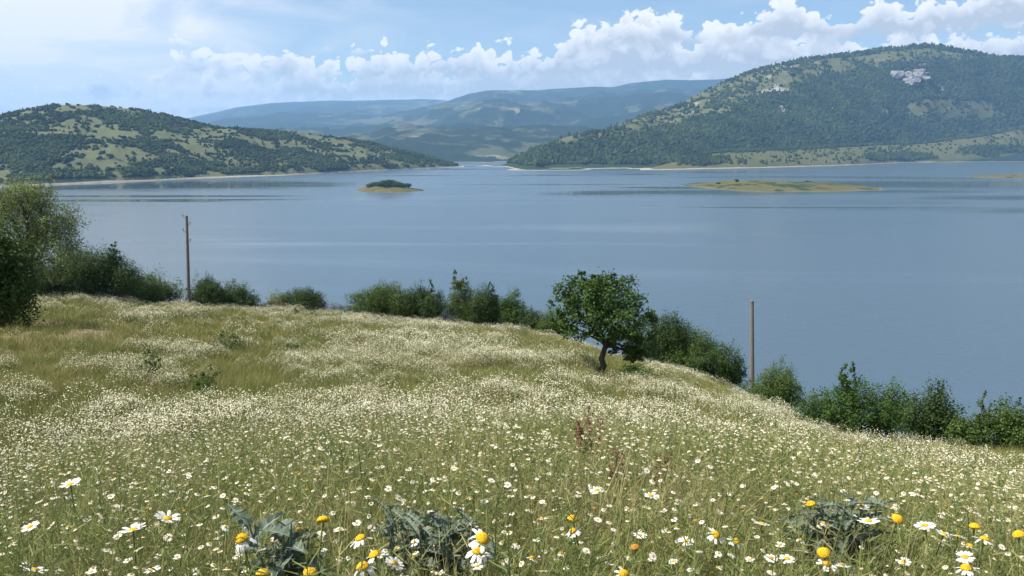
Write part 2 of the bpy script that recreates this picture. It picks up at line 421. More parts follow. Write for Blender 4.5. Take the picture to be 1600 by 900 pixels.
# ------------------------------------------------------------------ hills
def smooth1(v, k=9):
    w_ = np.hanning(k+2)[1:-1]; w_ /= w_.sum(); return np.convolve(np.pad(v, k//2, mode='edge'), w_, 'valid')
def hill(name, label, mat, ridge, shore, back, nc, nr, amp, scale, seed, woodf, prof=0.85, ridge_amp=0.0, sm=9, rockf=None):
    ridge = np.array(ridge, float); shore = np.array(shore, float)
    px = np.linspace(ridge[0, 0], ridge[-1, 0], nc)
    rpy = smooth1(np.interp(px, ridge[:, 0], ridge[:, 1]), sm); rY = smooth1(np.interp(px, ridge[:, 0], ridge[:, 2]), sm)
    spy = smooth1(np.interp(px, shore[:, 0], shore[:, 1]), sm)
    R_ = np.array([P(a, b, c) for a, b, c in zip(px, rpy, rY)])
    S_ = np.array([P(a, b, lake_y(a, b)) for a, b in zip(px, spy)])
    R_[:, 2] = np.maximum(R_[:, 2], 1.0)
    tt = np.concatenate([np.linspace(-0.02, 1, nr), np.linspace(1, 1+back, max(6, nr//3))[1:]])
    Tm = tt[:, None]
    H = S_[None]*(1-Tm[..., None]) + R_[None]*Tm[..., None]
    up = np.sign(Tm)*np.abs(np.minimum(Tm, 1))**prof
    zr = R_[None, :, 2]
    z = -4 + (zr+4)*np.where(Tm <= 1, up, 1-((Tm-1)/back)**1.5*1.05) + 4*np.clip(Tm*12, 0, 1)*(Tm <= 1)*(1-np.clip(Tm, 0, 1))
    env = np.clip(np.sin(np.pi*np.clip(Tm, 0, 1)), 0, 1)**0.7
    x, y = H[..., 0], H[..., 1]
    nz = fbm(x/scale, y/scale, 6, seed, True)-0.62
    z = z + amp*nz*env*np.minimum(1, zr/60+0.15) + ridge_amp*(fbm(x/scale*3, y/scale*3, 4, seed+5)-0.5)*np.clip(Tm*2, 0, 1)
    Vv = np.stack([x, y, z], -1); n_r, n_c = Vv.shape[:2]
    ppx, ppy = project(Vv)
    wood = np.clip(woodf(ppx, ppy, x, y, z, Tm), 0, 1)
    i, j = np.meshgrid(np.arange(n_r-1), np.arange(n_c-1), indexing='ij')
    Fc = np.stack([i*n_c+j, i*n_c+j+1, (i+1)*n_c+j+1, (i+1)*n_c+j], -1).reshape(-1, 4)
    o = obj(name, mesh(name, Vv.reshape(-1, 3), Fc, [mat], True, attr={'wood': ('POINT', wood.ravel()), 'rocky': ('POINT', (rockf(ppx, ppy, x, y) if rockf else wood*0).ravel())}))
    tag(o, label, 'hill', kind='structure')
    return Vv, wood, nr
def crown_proto(name, seed, conical=False, n=2):
    import bmesh
    bm = bmesh.new(); bmesh.ops.create_icosphere(bm, subdivisions=n, radius=0.5)
    r = random.Random(seed)
    for v in bm.verts:
        k = 1+r.uniform(-0.28, 0.24)
        v.co *= k
        if conical: v.co.x *= 0.75*(1-(v.co.z+0.5)*0.75); v.co.y *= 0.75*(1-(v.co.z+0.5)*0.75)
        v.co.z += 0.36
    me = bpy.data.meshes.new(name); bm.to_mesh(me); bm.free(); me.materials.append(CROWN_M); return proto(name, me)
def wood_on(name, label, H, n, size, seed, conif=0.3, power=1.5, zmin=8.0, tmin=0.0):
    Vv, wood, nr_ = H; r = np.random.default_rng(seed)
    A = Vv[:-1, :-1]; n_r, n_c = A.shape[:2]
    du = np.linalg.norm(Vv[1:, :-1]-A, axis=-1)*np.linalg.norm(Vv[:-1, 1:]-A, axis=-1)
    wgt = du*np.clip(wood[:-1, :-1], 0.12, 1)**power*(A[..., 2] > zmin)
    wgt[nr_+2:] *= 0.0
    pk = r.choice(wgt.size, n, p=(wgt/wgt.sum()).ravel()); ii, jj = pk//n_c, pk % n_c
    a = r.random(n)[:, None]; b = r.random(n)[:, None]
    q = (Vv[ii, jj]*(1-a)+Vv[ii+1, jj]*a)*(1-b) + (Vv[ii, jj+1]*(1-a)+Vv[ii+1, jj+1]*a)*b
    s = size*r.uniform(0.55, 1.35, n)
    cidx = np.where(r.random(n) < conif, 3+r.integers(0, 2, n), r.integers(0, 3, n))
    scl = np.stack([s*r.uniform(.85, 1.3, n), s*r.uniform(.85, 1.3, n), s*r.uniform(.7, 1.1, n)*np.where(cidx > 2, 1.5, 1)], -1)
    q[:, 2] -= 0.1*s
    rot = np.stack([np.zeros(n), np.zeros(n), r.uniform(0, 6.28, n)], -1)
    protos = [crown_proto(name+'_a%d' % k, k+seed, k > 2) for k in range(5)]
    return scatter(name, q, rot, scl, cidx, protos, label, 'forest')

def ell(px, py, cx, cy, rx, ry, ph=31):
    d = np.hypot((px-cx)/rx, (py-cy)/ry) + 0.9*(fbm(px/22, py/9, 3, ph)-0.5)
    return 1-sstep(0.7, 1.1, d)

# left hill
def wl(px, py, x, y, z, T_):
    w_ = 0.04+0.95*sstep(0.40, 0.58, 0.62*fbm(x/150, y/110, 4, 41)+0.38*fbm(x/24, y/24, 3, 44))
    for e in ((75, 188, 75, 17), (150, 205, 70, 12), (225, 238, 55, 10), (140, 263, 60, 12), (330, 215, 60, 8), (480, 225, 80, 9), (560, 236, 70, 7)):
        w_ = w_ - 0.45*ell(px, py, *e)
    w_ = w_ + 0.5*ell(px, py, 30, 235, 90, 25) + 0.35*ell(px, py, 400, 252, 200, 14) + 0.4*ell(px, py, 300, 190, 90, 12)
    return w_
HL = hill('left_hill', 'green wooded hill with pale clearings on the left shore', HILL_L,
     [(-500, 225, 1900), (-300, 205, 2000), (-120, 196, 2100), (0, 181, 2150), (40, 172, 2200), (100, 163, 2250), (160, 166, 2300), (215, 170, 2350), (260, 179, 2400), (340, 199, 2450),
      (420, 205, 2550), (480, 209, 2650), (560, 219, 2750), (640, 238, 2850), (690, 252, 2900), (725, 261, 2900)],
     [(-500, 330), (-200, 305), (0, 293), (100, 288), (220, 283), (340, 278), (450, 274), (560, 268), (650, 264), (725, 261)], 0.5, 240, 70, 46, 330, 51, wl, 0.8, 8, 7)
wood_on('left_hill_forest', 'dark trees covering the left hill in patches', HL, 27000, 7.4, 3, 0.15, 1.9, 7)

# right mountain
def rocks(px, py, x, y):
    e = np.maximum(ell(px, py, 1270, 160, 190, 34), np.maximum(ell(px, py, 1330, 110, 140, 14)*.8, ell(px, py, 1480, 140, 90, 14)*.9))
    return sstep(.69, .73, fbm(x/60, y/42, 3, 66))*e
def wr(px, py, x, y, z, T_):
    b = np.interp(px, [760, 800, 900, 1025, 1150, 1230, 1300, 1400, 1600], [248, 246, 224, 201, 166, 140, 118, 98, 90])
    w_ = sstep(-9, 9, py-b+16*(fbm(x/300, y/300, 4, 61)-0.5))*0.95 + 0.22 + 0.9*(fbm(x/110, y/110, 4, 62)-0.5)
    w_ = w_ - 1.0*ell(px, py, 1480, 172, 100, 17) - 0.4*ell(px, py, 1230, 165, 120, 20)*(fbm(x/80, y/80, 3, 66) > 0.52)
    w_ = w_ + 0.55*(T_ > 0.95)*sstep(1080, 1250, px) - 0.8*rocks(px, py, x, y)
    w_ = w_ - 0.6*ell(px, py, 1420, 120, 30, 13) - 0.35*ell(px, py, 1560, 120, 70, 10)
    return w_
HR = hill('right_mountain', 'high forested mountain rising above the right shore', HILL_R,
     [(745, 264, 2900), (790, 257, 3000), (830, 243, 3150), (860, 232, 3300), (895, 220, 3500), (970, 194, 3800), (1050, 166, 4100), (1110, 138, 4300), (1150, 122, 4450), (1180, 109, 4550),
      (1250, 93, 4700), (1325, 85, 4850), (1390, 75, 4950), (1450, 68, 5000), (1510, 78, 5000), (1550, 87, 5000), (1600, 88, 5000), (1700, 80, 5000), (1900, 110, 5000), (2200, 150, 5000)],
     [(745, 264), (800, 267), (900, 266.5), (1000, 265), (1100, 259), (1200, 255), (1400, 250), (1600, 247), (2200, 244)], 0.4, 320, 110, 190, 900, 71, wr, 0.9, 22, 5, rocks)
wood_on('right_mountain_forest', 'dark forest clothing the right mountain', HR, 38000, 15.0, 5, 0.35, 1.4, 9)

# spur in front of it
def ws(px, py, x, y, z, T_):
    w_ = 0.10+0.5*(fbm(x/120, y/120, 4, 81)-0.4) + 1.0*(T_ > 0.93)
    w_ = w_ + 0.8*ell(px, py, 1410, 246, 60, 7) + 0.6*ell(px, py, 1090, 252, 45, 7) + 0.5*ell(px, py, 1560, 235, 60, 9)
    return w_
HS = hill('shore_spur', 'low grassy spur on the right shore below the mountain', SPUR_M,
     [(1000, 266, 2600), (1040, 256, 2700), (1080, 244, 2850), (1150, 236, 3050), (1300, 230, 3500), (1450, 223, 3900), (1540, 210, 4100), (1600, 199, 4200), (1750, 185, 4300), (2100, 190, 4300)],
     [(1000, 266), (1100, 264), (1200, 262), (1330, 258), (1420, 254), (1600, 251), (2100, 246)], 0.5, 200, 46, 24, 260, 85, ws, 0.8, 5, 5)
wood_on('shore_spur_trees', 'dark tree line along the low grassy spur', HS, 6500, 11.0, 9, 0.4, 1.9, 8)

# far mountains
def wf(px, py, x, y, z, T_):
    return 0.40+0.7*sstep(0.36, 0.60, 0.5*fbm(x/520, y/520, 4, 91)+0.5*fbm(x/120, y/120, 3, 92)) - 0.5*ell(px, py, 780, 165, 150, 9) - 0.6*ell(px, py, 790, 240, 60, 10) - 0.5*ell(px, py, 640, 190, 80, 8)
HA = hill('far_mountain', 'blue hazy mountain across the far end of the lake', FAR_M,
     [(300, 238, 8500), (400, 222, 9500), (470, 202, 10500), (600, 181, 11500), (680, 163, 12000), (720, 152, 12500), (760, 143, 12500), (830, 142, 12800), (900, 138, 13000), (960, 135, 13000), (1000, 128, 13000), (1040, 123, 13000), (1090, 124, 13000),
      (1150, 121, 13000), (1300, 118, 13000), (1600, 135, 13000), (1900, 170, 13000)],
     [(300, 256.5), (600, 257), (690, 259), (760, 259.5), (900, 256), (1900, 252)], 0.3, 300, 150, 500, 1700, 95, wf, 1.55, 60, 5)
HB = hill('distant_range', 'palest blue mountain range on the skyline behind the lake', FAR_M,
     [(-100, 215, 17000), (150, 205, 17000), (300, 185, 17000), (360, 170, 17000), (430, 160, 17500), (500, 158, 18000), (560, 158, 18000), (620, 155, 18000), (680, 156, 18000), (760, 165, 18000), (1000, 180, 18000), (1200, 190, 18000)],
     [(-100, 245), (1200, 245)], 0.15, 160, 60, 420, 2600, 99, wf, 1.3, 60, 5)

# ------------------------------------------------------------------ islands
def island(name, label, px0, px1, py_shore, yspan, hgt, seed, skew=0.5):
    yc = lake_y((px0+px1)/2, py_shore); a = P(px0, py_shore, yc+yspan*.8); b = P(px1, py_shore, yc+yspan*.8)
    cx = (a[0]+b[0])/2; hw = (b[0]-a[0])/2; n_a, n_r = 120, 20; cyy = yc+yspan
    ang = np.linspace(0, 2*np.pi, n_a, endpoint=False); rad = np.linspace(0, 1.06, n_r)
    R_, A_ = np.meshgrid(rad, ang, indexing='ij')
    k = 1+0.55*(fbm(np.cos(A_)*2.2+5, np.sin(A_)*2.2+5, 4, seed)-0.5)
    x = cx+hw*R_*k*np.cos(A_); y = cyy+yspan*R_*k*np.sin(A_)
    z = hgt*(1-R_**2.0)*(0.75+0.9*(fbm(x/30, y/30, 3, seed+3)-0.4)) - 0.8*R_**4
    u = (x-cx)/hw
    z = np.where(z > 0, z*(1-0.35*np.clip(u*skew*2, -1, 1)), z)
    Vv = np.stack([x, y, z], -1).reshape(-1, 3)
    i, j = np.meshgrid(np.arange(n_r-1), np.arange(n_a), indexing='ij'); j2 = (j+1) % n_a
    Fc = np.stack([i*n_a+j, (i+1)*n_a+j, (i+1)*n_a+j2, i*n_a+j2], -1).reshape(-1, 4)
    o = obj(name, mesh(name, Vv, Fc, [ISLE_M], True, attr={'wood': ('POINT', .75*sstep(.50, .66, fbm(Vv[:, 0]/22, Vv[:, 1]/22, 3, 77)))}))
    return tag(o, label, 'island', kind='structure'), (cx, cyy, hw, yspan, hgt)
I1 = island('island', 'small round island with dark bushes in the middle of the lake', 549, 658, 301, 60, 9.0, 3, 0.0)[1]
I2 = island('island', 'long flat straw-coloured island in the right of the lake', 1072, 1380, 300, 165, 10.0, 6, 0.4)[1]
I3 = island('island', 'grassy spit entering the lake from the right edge', 1505, 1760, 279, 90, 7.5, 9, 0.0)[1]

# ------------------------------------------------------------------ foliage
def leaf_quads(pos, nrm, size, r, asp=0.55):
    n = len(pos)
    nrm = nrm/(np.linalg.norm(nrm, axis=1)[:, None]+1e-9)
    a = np.cross(nrm, r.normal(size=(n, 3))); a /= np.linalg.norm(a, axis=1)[:, None]+1e-9
    b = np.cross(nrm, a); s = size*r.uniform(0.65, 1.35, n)[:, None]
    V = np.stack([pos-a*s*0.5, pos+b*s*asp*0.5+nrm*s*0.08, pos+a*s*0.5, pos-b*s*asp*0.5+nrm*s*0.08], 1).reshape(-1, 3)
    return V, np.arange(4*n).reshape(n, 4)
def crown_mesh(name, lobes, dens, size, mat, seed, flat=0.8, loose=0.25, asp=0.55, gap=0.0):
    """lobes: (centre, radii); leaf-sized faces through each lobe's outer volume"""
    r = np.random.default_rng(seed); PP = []; NN = []; TN = []
    if size < 0.5: size = size*0.74; dens = dens*1.7
    for c, rad in lobes:
        c = np.asarray(c, float); rad = np.asarray(rad, float)
        area = 4*np.pi*((rad[0]*rad[1])**1.6+(rad[0]*rad[2])**1.6+(rad[1]*rad[2])**1.6)**(1/1.6)/3**(1/1.6)
        n = max(20, int(area*dens))
        # twig sprays: leaves gather round random twig ends so the lobe is lumpy
        k = max(6, n//26); d = r.normal(size=(k, 3)); d /= np.linalg.norm(d, axis=1)[:, None]
        tw = d*(r.uniform(0.45, 1.0+loose, k)[:, None])
        pick = r.integers(0, k, n)
        q = tw[pick] + r.normal(size=(n, 3))*0.16
        ln = np.linalg.norm(q, axis=1)
        PP.append(c+q*rad); NN.append(q/(ln[:, None]+1e-6)*flat+r.normal(size=(n, 3))*0.55+np.array([0, 0, 0.25]))
        TN.append(np.clip(0.45*r.random(k)[pick]+0.55*r.random(n), 0, 1))
    PP = np.vstack(PP); NN = np.vstack(NN); TN = np.concatenate(TN)
    V, Fc = leaf_quads(PP, NN, size, r, asp)
    return mesh(name, V, Fc, [mat], False, attr={'tone': ('FACE', TN), 'tone2': ('FACE', r.random(len(TN)))})
def limb_mesh(name, base, lobes, r0, seed, trunk_top=None, n=6):
    r = np.random.default_rng(seed); parts = []
    base = np.asarray(base, float)
    tt = np.asarray(trunk_top if trunk_top is not None else base+np.array([0, 0, 0.15]), float)
    s = np.linspace(0, 1, 6)[:, None]
    path = base*(1-s)+tt*s; path[1:-1, :2] += r.normal(size=(4, 2))*r0*0.35
    path[0, 2] -= 0.25
    parts.append(tube(path, np.linspace(r0*1.35, r0*0.8, 6), 8))
    for c, rad in lobes:
        c = np.asarray(c, float); s = np.linspace(0, 1, 6)[:, None]
        st = tt if trunk_top is not None else base+np.array([r.normal()*r0, r.normal()*r0, -0.1])
        p_ = st*(1-s)+c*s; p_[:, 2] += 0.12*np.linalg.norm(c-st)*np.sin(np.pi*s[:, 0])*0.6
        p_[1:-1] += r.normal(size=(4, 3))*0.05*np.linalg.norm(c-st)
        parts.append(tube(p_, np.linspace(r0*0.55, r0*0.12, 6), 6))
        for q in range(2):
            e = c+r.normal(size=3)*np.asarray(rad)*0.55; s2 = np.linspace(0, 1, 4)[:, None]
            parts.append(tube(p_[3]*(1-s2)+e*s2, np.linspace(r0*0.22, r0*0.06, 4), 5))
    V, Fc = merge(parts)
    return mesh(name, V, Fc, [BARK], True)

def shrub(label, px0, px1, ptop, beyond, mat, seed, leaf=0.16, dens=75, group='bushes along the lower edge of the meadow', cat='bush', name='bush', nl=9, depth=0.8, shoots=(), base_py=None, loose=0.25, sink=0.1):
    """bush with stems; px0..px1 and ptop give its real width and height at its place"""
    r = np.random.default_rng(seed); pc = (px0+px1)/2; q_ = .07*(px1-px0); px0 -= q_; px1 += q_; dens *= 1.2
    if base_py is not None: g = ground_hit(pc, base_py); x, y = g[0], g[1]
    else:
        d = ray(pc, 470); th = math.atan2(d[0], d[1]); rd = float(edge_r(th))+beyond; x, y = rd*math.sin(th), rd*math.cos(th)
    z = float(ground_z(x, y)); wv_ = (px1-px0)*y/F; topz = P(pc, ptop, y)[2]; h = max(0.5, topz-z)
    e = tag(obj(name, None, loc=(x, y, z)), label, cat, group)
    lobes = []
    for k in range(nl):
        u = -1+2*(k+0.5)/nl; u += r.normal()*0.12
        hh = h*(0.60+0.36*math.sqrt(max(0, 1-u*u)))*r.uniform(0.82, 1.06)
        rx = wv_/nl*r.uniform(1.1, 1.7); rz = hh*r.uniform(0.28, 0.40)
        lobes.append(((u*(wv_/2-rx*0.6), r.uniform(-.5, .5)*wv_*depth*0.6, hh-rz-sink), (rx, rx*r.uniform(.8, 1.2), rz)))
        lobes.append(((u*(wv_/2-rx*0.8), r.uniform(-.5, .5)*wv_*depth*0.7, hh*0.36), (rx*1.1, rx, hh*0.38)))
    k = int(np.argmax([l[0][2]+l[1][2] for l in lobes])); dz = h-(lobes[k][0][2]+lobes[k][1][2])
    lobes[k] = ((lobes[k][0][0], lobes[k][0][1], lobes[k][0][2]+dz*0.8), lobes[k][1])
    for (spx, spy, srx) in shoots:
        q = P(spx, spy, y)-np.array([x, y, z]); rz = 0.38
        for s_ in range(3):
            lobes.append(((q[0]+r.normal()*0.15, r.normal()*0.2, q[2]-0.35-0.5*s_), (srx*(0.6+0.3*s_), srx*(0.6+0.3*s_), rz)))
    obj('stems', limb_mesh('stems', (0, 0, 0), lobes[::3], 0.05+0.012*h, seed), e)
    obj('foliage', crown_mesh('foliage', lobes, dens, leaf, mat, seed+1, loose=loose), e)
    return e

# --- main oak-like tree
g = ground_hit(937, 592); YB = g[1]; sc_ = YB/F
tree = tag(obj('tree', None, loc=g), 'full round-crowned green tree with short dark trunk standing in the meadow', 'tree')
def L(px, py, dy, rx, rz, ry=None):
    q = P(px, py, YB+dy*sc_)-g; return (q, (rx*sc_, (ry or rx)*sc_, rz*sc_))
lobes = [L(940, 470, 0, 42, 34), L(905, 452, -10, 30, 24), L(930, 445, 15, 28, 20), L(968, 450, -5, 30, 24), L(990, 478, 10, 30, 26), L(885, 482, 5, 26, 26), L(900, 505, -20, 26, 22),
         L(940, 500, -35, 34, 26), L(978, 505, -25, 34, 26), L(1000, 512, 10, 24, 22), L(966, 524, -10, 26, 16), L(992, 544, -5, 26, 20), L(962, 545, 5, 16, 11), L(880, 512, 15, 18, 13), L(912, 518, 20, 22, 11),
         L(988, 552, 5, 18, 13), L(1008, 538, 15, 18, 18), L(1012, 500, 10, 16, 16), L(940, 478, 45, 36, 34), L(905, 435, 0, 12, 10), L(935, 434, -5, 15, 10), L(880, 458, 0, 16, 14), L(960, 436, 0, 15, 10), L(925, 470, -40, 26, 22), L(872, 495, -5, 12, 14)]
tt_ = P(946, 540, YB)-g
obj('trunk', limb_mesh('trunk', (0, 0, 0), [l for l in lobes[:16]], 0.11, 4, tt_), tree)
obj('crown', crown_mesh('crown', lobes, 95, 0.155, LEAF_OAK, 21, loose=0.22), tree)

# --- left trees
def airy_tree(label, px0, px1, ptop, base_px, base_py, mat, seed, leaf, dens, nl, trunk_r, beyond=None, loose=0.5, group='trees at the left edge of the meadow'):
    r = np.random.default_rng(seed)
    if beyond is None: g_ = ground_hit(base_px, base_py)
    else:
        d = ray(base_px, 460); th = math.atan2(d[0], d[1]); rd = float(edge_r(th))+beyond; g_ = np.array([rd*math.sin(th), rd*math.cos(th), 0]); g_[2] = float(ground_z(g_[0], g_[1]))
    y = g_[1]; wv_ = (px1-px0)*y/F; cx = ((px0+px1)/2-base_px)*y/F; h = P(base_px, ptop, y)[2]-g_[2]
    e = tag(obj('tree', None, loc=g_), label, 'tree', group)
    lobes = []
    for k in range(nl):
        a = r.uniform(0, 6.28); hh = r.uniform(0.32, 0.93)
        wd = math.sqrt(max(0.05, 1-((hh-0.5)/0.56)**2))
        rad = wv_/2*wd*r.uniform(0.25, 0.85); s_ = wv_*r.uniform(0.12, 0.19)
        lobes.append(((cx*hh+rad*math.cos(a), rad*math.sin(a)*0.8, h*hh), (s_, s_, s_*0.85)))
    obj('trunk', limb_mesh('trunk', (0, 0, 0), lobes, trunk_r, seed, (cx*0.2, 0, h*0.3)), e)
    obj('crown', crown_mesh('crown', lobes, dens, leaf, mat, seed+1, loose=loose), e)
    return e
airy_tree('pale grey-green feathery tree at the left edge beside dark bushes', -40, 128, 282, 55, 455, LEAF_PALE, 31, 0.17, 48, 30, 0.12, beyond=2.0)
shrub('dense leafy bush at the far left frame edge with shaded ground below', -110, 52, 332, 0, LEAF_MID, 33, 0.17, 80, None, 'bush', 'bush', 9, 0.8, base_py=512)
shrub('wide dark green bush below the pale feathery tree', 62, 215, 378, 3.5, LEAF_DARK, 35, 0.17, 75, nl=10, shoots=((178, 380, .5),))
shrub('lower rounded bush tapering down right of the wide dark bush', 195, 278, 420, 3.0, LEAF_MID, 37, 0.16, 75, nl=7)
shrub('dark bush right beside the left utility pole', 297, 350, 428, 2.0, LEAF_DARK, 39, 0.16, 80, nl=6)
shrub('small dark bush second to the right of the left utility pole', 344, 397, 441, 2.0, LEAF_DARK, 41, 0.16, 80, nl=6)
shrub('tiny pale shrub poking above the brown hedge', 420, 444, 452, 2.5, LEAF_PALE, 43, 0.13, 80, nl=3)
shrub('low rounded bush standing alone above the brown hedge', 440, 508, 447, 2.5, LEAF_DARK, 45, 0.16, 70, nl=6)
shrub('rounded mid-green bush left of the dark one near the middle', 548, 650, 442, 2.5, LEAF_MID, 47, 0.17, 75, nl=8)
shrub('dark upright bush with twiggy top near the middle of the edge', 624, 692, 442, 1.2, LEAF_DARK, 49, 0.16, 85, nl=6, shoots=((672, 437, .3), (655, 446, .3)))
shrub('tall loose bush with a light see-through top left of the oak', 694, 752, 440, 1.6, LEAF_MID, 51, 0.16, 65, nl=5, shoots=((712, 424, .55), (722, 430, .5)))
shrub('dark bush with pointed pale tip between two loose bushes', 735, 788, 447, 1.6, LEAF_DARK, 53, 0.16, 80, nl=5, shoots=((768, 440, .35),))
shrub('small upright dark bush third to the left of the round tree', 780, 822, 452, 1.6, LEAF_OAK, 55, 0.16, 80, nl=5)
shrub('low thin bush directly left of the round tree', 814, 850, 484, 1.6, LEAF_DARK, 57, 0.15, 80, nl=4)
shrub('small bush half hidden behind the left of the round tree', 842, 890, 484, 1.6, LEAF_MID, 58, 0.15, 80, nl=5)
shrub('dark bush behind the right side of the round tree', 985, 1095, 488, 2.0, LEAF_DARK, 59, 0.17, 85, nl=9)
shrub('long dark bush sloping down toward the right utility pole', 1040, 1130, 516, 2.5, LEAF_MID, 61, 0.17, 80, nl=8)
shrub('dark bush end just left of the right utility pole', 1095, 1166, 534, 2.0, LEAF_DARK, 62, 0.16, 85, nl=7)
shrub('small low shrub at the foot of the round tree', 968, 1014, 566, 0, LEAF_MID, 63, 0.13, 80, None, nl=4, base_py=592)
shrub('bright green bush right beside the right utility pole', 1176, 1264, 568, 0.8, LEAF_MID, 65, 0.14, 85, nl=7)
shrub('big spreading green bush with a thin see-through top at right', 1262, 1448, 588, 1.0, LEAF_OAK, 67, 0.13, 90, nl=11, shoots=((1326, 561, .35), (1318, 575, .3), (1345, 580, .3)), depth=0.5)
shrub('dark bush with one pointed tip right of the big spreading bush', 1436, 1520, 598, 1.0, LEAF_DARK, 69, 0.12, 100, nl=6, shoots=((1467, 592, .22),), depth=0.6)
shrub('bush reaching the right frame edge above white flowers', 1512, 1660, 622, 1.0, LEAF_MID, 71, 0.12, 95, nl=9, shoots=((1538, 614, .2), (1590, 622, .2)), depth=0.5)

# brown dry hedge between bushes
def hedge(label, pxs, hgt, beyond, seed):
    r = np.random.default_rng(seed); lobes = []; org = None
    for px in pxs:
        d = ray(px, 475); th = math.atan2(d[0], d[1]); rd = float(edge_r(th))+beyond
        q = np.array([rd*math.sin(th), rd*math.cos(th), 0]); q[2] = float(ground_z(q[0], q[1]))
        if org is None: org = q.copy()
        lobes.append((q-org+np.array([0, 0, hgt*0.5]), (0.75, 0.6, hgt*r.uniform(.4, .65))))
    e = tag(obj('hedge', None, loc=org), label, 'hedge')
    obj('stems', limb_mesh('stems', (0, 0, 0), lobes[:2], 0.04, seed), e)
    obj('foliage', crown_mesh('foliage', lobes, 60, 0.15, LEAF_BROWN, seed+1), e)
hedge('low brown dry hedge along the meadow edge left of centre', np.arange(398, 560, 11), 1.1, 1.6, 91)
hedge('short brown scrub line between bushes near the middle', np.arange(680, 720, 10), 0.9, 0.6, 93)

# --- island bushes
def isle_bush(label, px, I, dy, wd, hg, seed, group):
    cx, cyy, hw, ys, hgt = I
    y = cyy+dy; x = P(px, 290, y)[0]; u = (x-cx)/hw; rr_ = math.hypot(u, dy/ys)
    z = max(0.3, hgt*(1-rr_**2)*0.8)-0.5
    e = tag(obj('bush', None, loc=(x, y, z)), label, 'bush', group)
    r = np.random.default_rng(seed)
    lobes = [((r.uniform(-.35, .35)*wd, r.uniform(-.3, .3)*wd, hg*r.uniform(.35, .7)), (wd*.32, wd*.3, hg*.36)) for k in range(6)]
    obj('stems', limb_mesh('stems', (0, 0, 0), lobes[:3], 0.15, seed), e)
    obj('foliage', crown_mesh('foliage', lobes, 5, 1.0, LEAF_DARK, seed+1), e)
gI = 'bushes on the small round island'
for k, (px, wd, hg) in enumerate(((578, 15, 7), (589, 18, 9), (600, 20, 11), (612, 20, 11), (624, 18, 9), (635, 14, 7))):
    isle_bush(('leftmost low', 'second from left', 'tall third from left', 'tall third from right', 'second from right', 'rightmost low')[k]+' of the six dark bushes on the small round island', px, I1, 6 if k % 2 else -4, wd, hg, 300+k*3, gI)
for k, (px, lab) in enumerate(((1122, 'tiny dark bush at the left end of the long flat island'), (1151, 'taller lone bush on the left part of the long flat island'),
                               (1183, 'tiny dark bush in the left middle of the long flat island'), (1262, 'tiny dark bush in the middle of the long flat island'))):
    isle_bush(lab, px, I2, (10, 30, -30, 25)[k], (8, 7, 6, 9)[k], (3.5, 7, 3, 4)[k], 330+k*3, 'bushes on the long flat island')

# --- rock outcrop on the mountain
def mountain_hit(px, py):
    Vv = HR[0].reshape(-1, 3); a, b = project(Vv)
    k = np.argmin((a-px)**2+(b-py)**2+np.where(Vv[:, 2] < 50, 1e6, 0)); return Vv[k]
def outcrop(label, px, py, wpx, hpx, seed):
    c = mountain_hit(px, py); s = c[1]/F; r = np.random.default_rng(seed); e = tag(obj('rock_outcrop', None, loc=c), label, 'rock')
    import bmesh
    for k in range(24):
        bm = bmesh.new(); bmesh.ops.create_icosphere(bm, subdivisions=2, radius=1)
        a = r.uniform(-1, 1); b = r.uniform(-1, 1)*math.sqrt(1-a*a)
        for v in bm.verts:
            v.co *= 1+r.uniform(-.3, .3); v.co.x *= wpx*s*r.uniform(.13, .19); v.co.y *= 45; v.co.z *= hpx*s*.26*r.uniform(.8, 1.2)
        me = bpy.data.meshes.new('boulder'); bm.to_mesh(me); bm.free(); me.materials.append(ROCK)
        q = mountain_hit(px+a*wpx*0.42, py-b*hpx*0.42)-c
        obj('boulder', me, e, q)
outcrop('pale grey bare rock face high on the right mountain', 1421, 120, 56, 26, 5)

# --- utility poles
def pole(label, px_b, py_b, px_t, py_t, beyond, arms):
    d = ray(px_b, py_b); th = math.atan2(d[0], d[1]); rd = float(edge_r(th))+beyond
    b = np.array([rd*math.sin(th), rd*math.cos(th), 0]); b[2] = float(ground_z(b[0], b[1]))
    t_ = P(px_t, py_t, b[1])-b; h = t_[2]
    e = tag(obj('utility_pole', None, loc=b), label, 'pole', 'utility poles at the meadow edge')
    s = np.linspace(0, 1, 9); path = np.outer(s, t_); path[0, 2] = -0.4
    V, Fc = tube(path, np.linspace(0.16, 0.11, 9), 12); n = len(V)
    V = np.vstack([V, path[-1]+np.array([0, 0, 0.03])]); me = bpy.data.meshes.new('post')
    me.from_pydata([tuple(v) for v in V], [], [tuple(f) for f in Fc]+[(n-12+k, n-12+(k+1) % 12, n) for k in range(12)]); me.materials.append(POLE)
    obj('post', me, e)
    if arms:
        for k, dz in enumerate((0.15, 0.75, 1.35, 2.2)):
            c = t_*(1-dz/h); sg = -1 if k % 2 == 0 else 1
            V, Fc = tube([c, c+np.array([sg*0.20, -0.05, 0.0]), c+np.array([sg*0.28, -0.05, 0.06]), c+np.array([sg*0.29, -0.05, 0.14])], [.022, .022, .02, .02], 6)
            br = obj('bracket', mesh('bracket', V, Fc, [METAL], True), e)
            q = c+np.array([sg*0.29, -0.05, 0.12]); V, Fc = tube([q, q+[0, 0, .03], q+[0, 0, .05], q+[0, 0, .09], q+[0, 0, .12], q+[0, 0, .16]], [.03, .065, .045, .06, .04, .02], 8)
            obj('insulator', mesh('insulator', V, Fc, [GLAZE], True), br)
    else:
        V, Fc = tube([t_*0.985+[0, 0, -.02], t_*0.985+[0, 0, .05]], [.125, .125], 12)
        obj('band', mesh('band', V, Fc, [METAL], True), e)
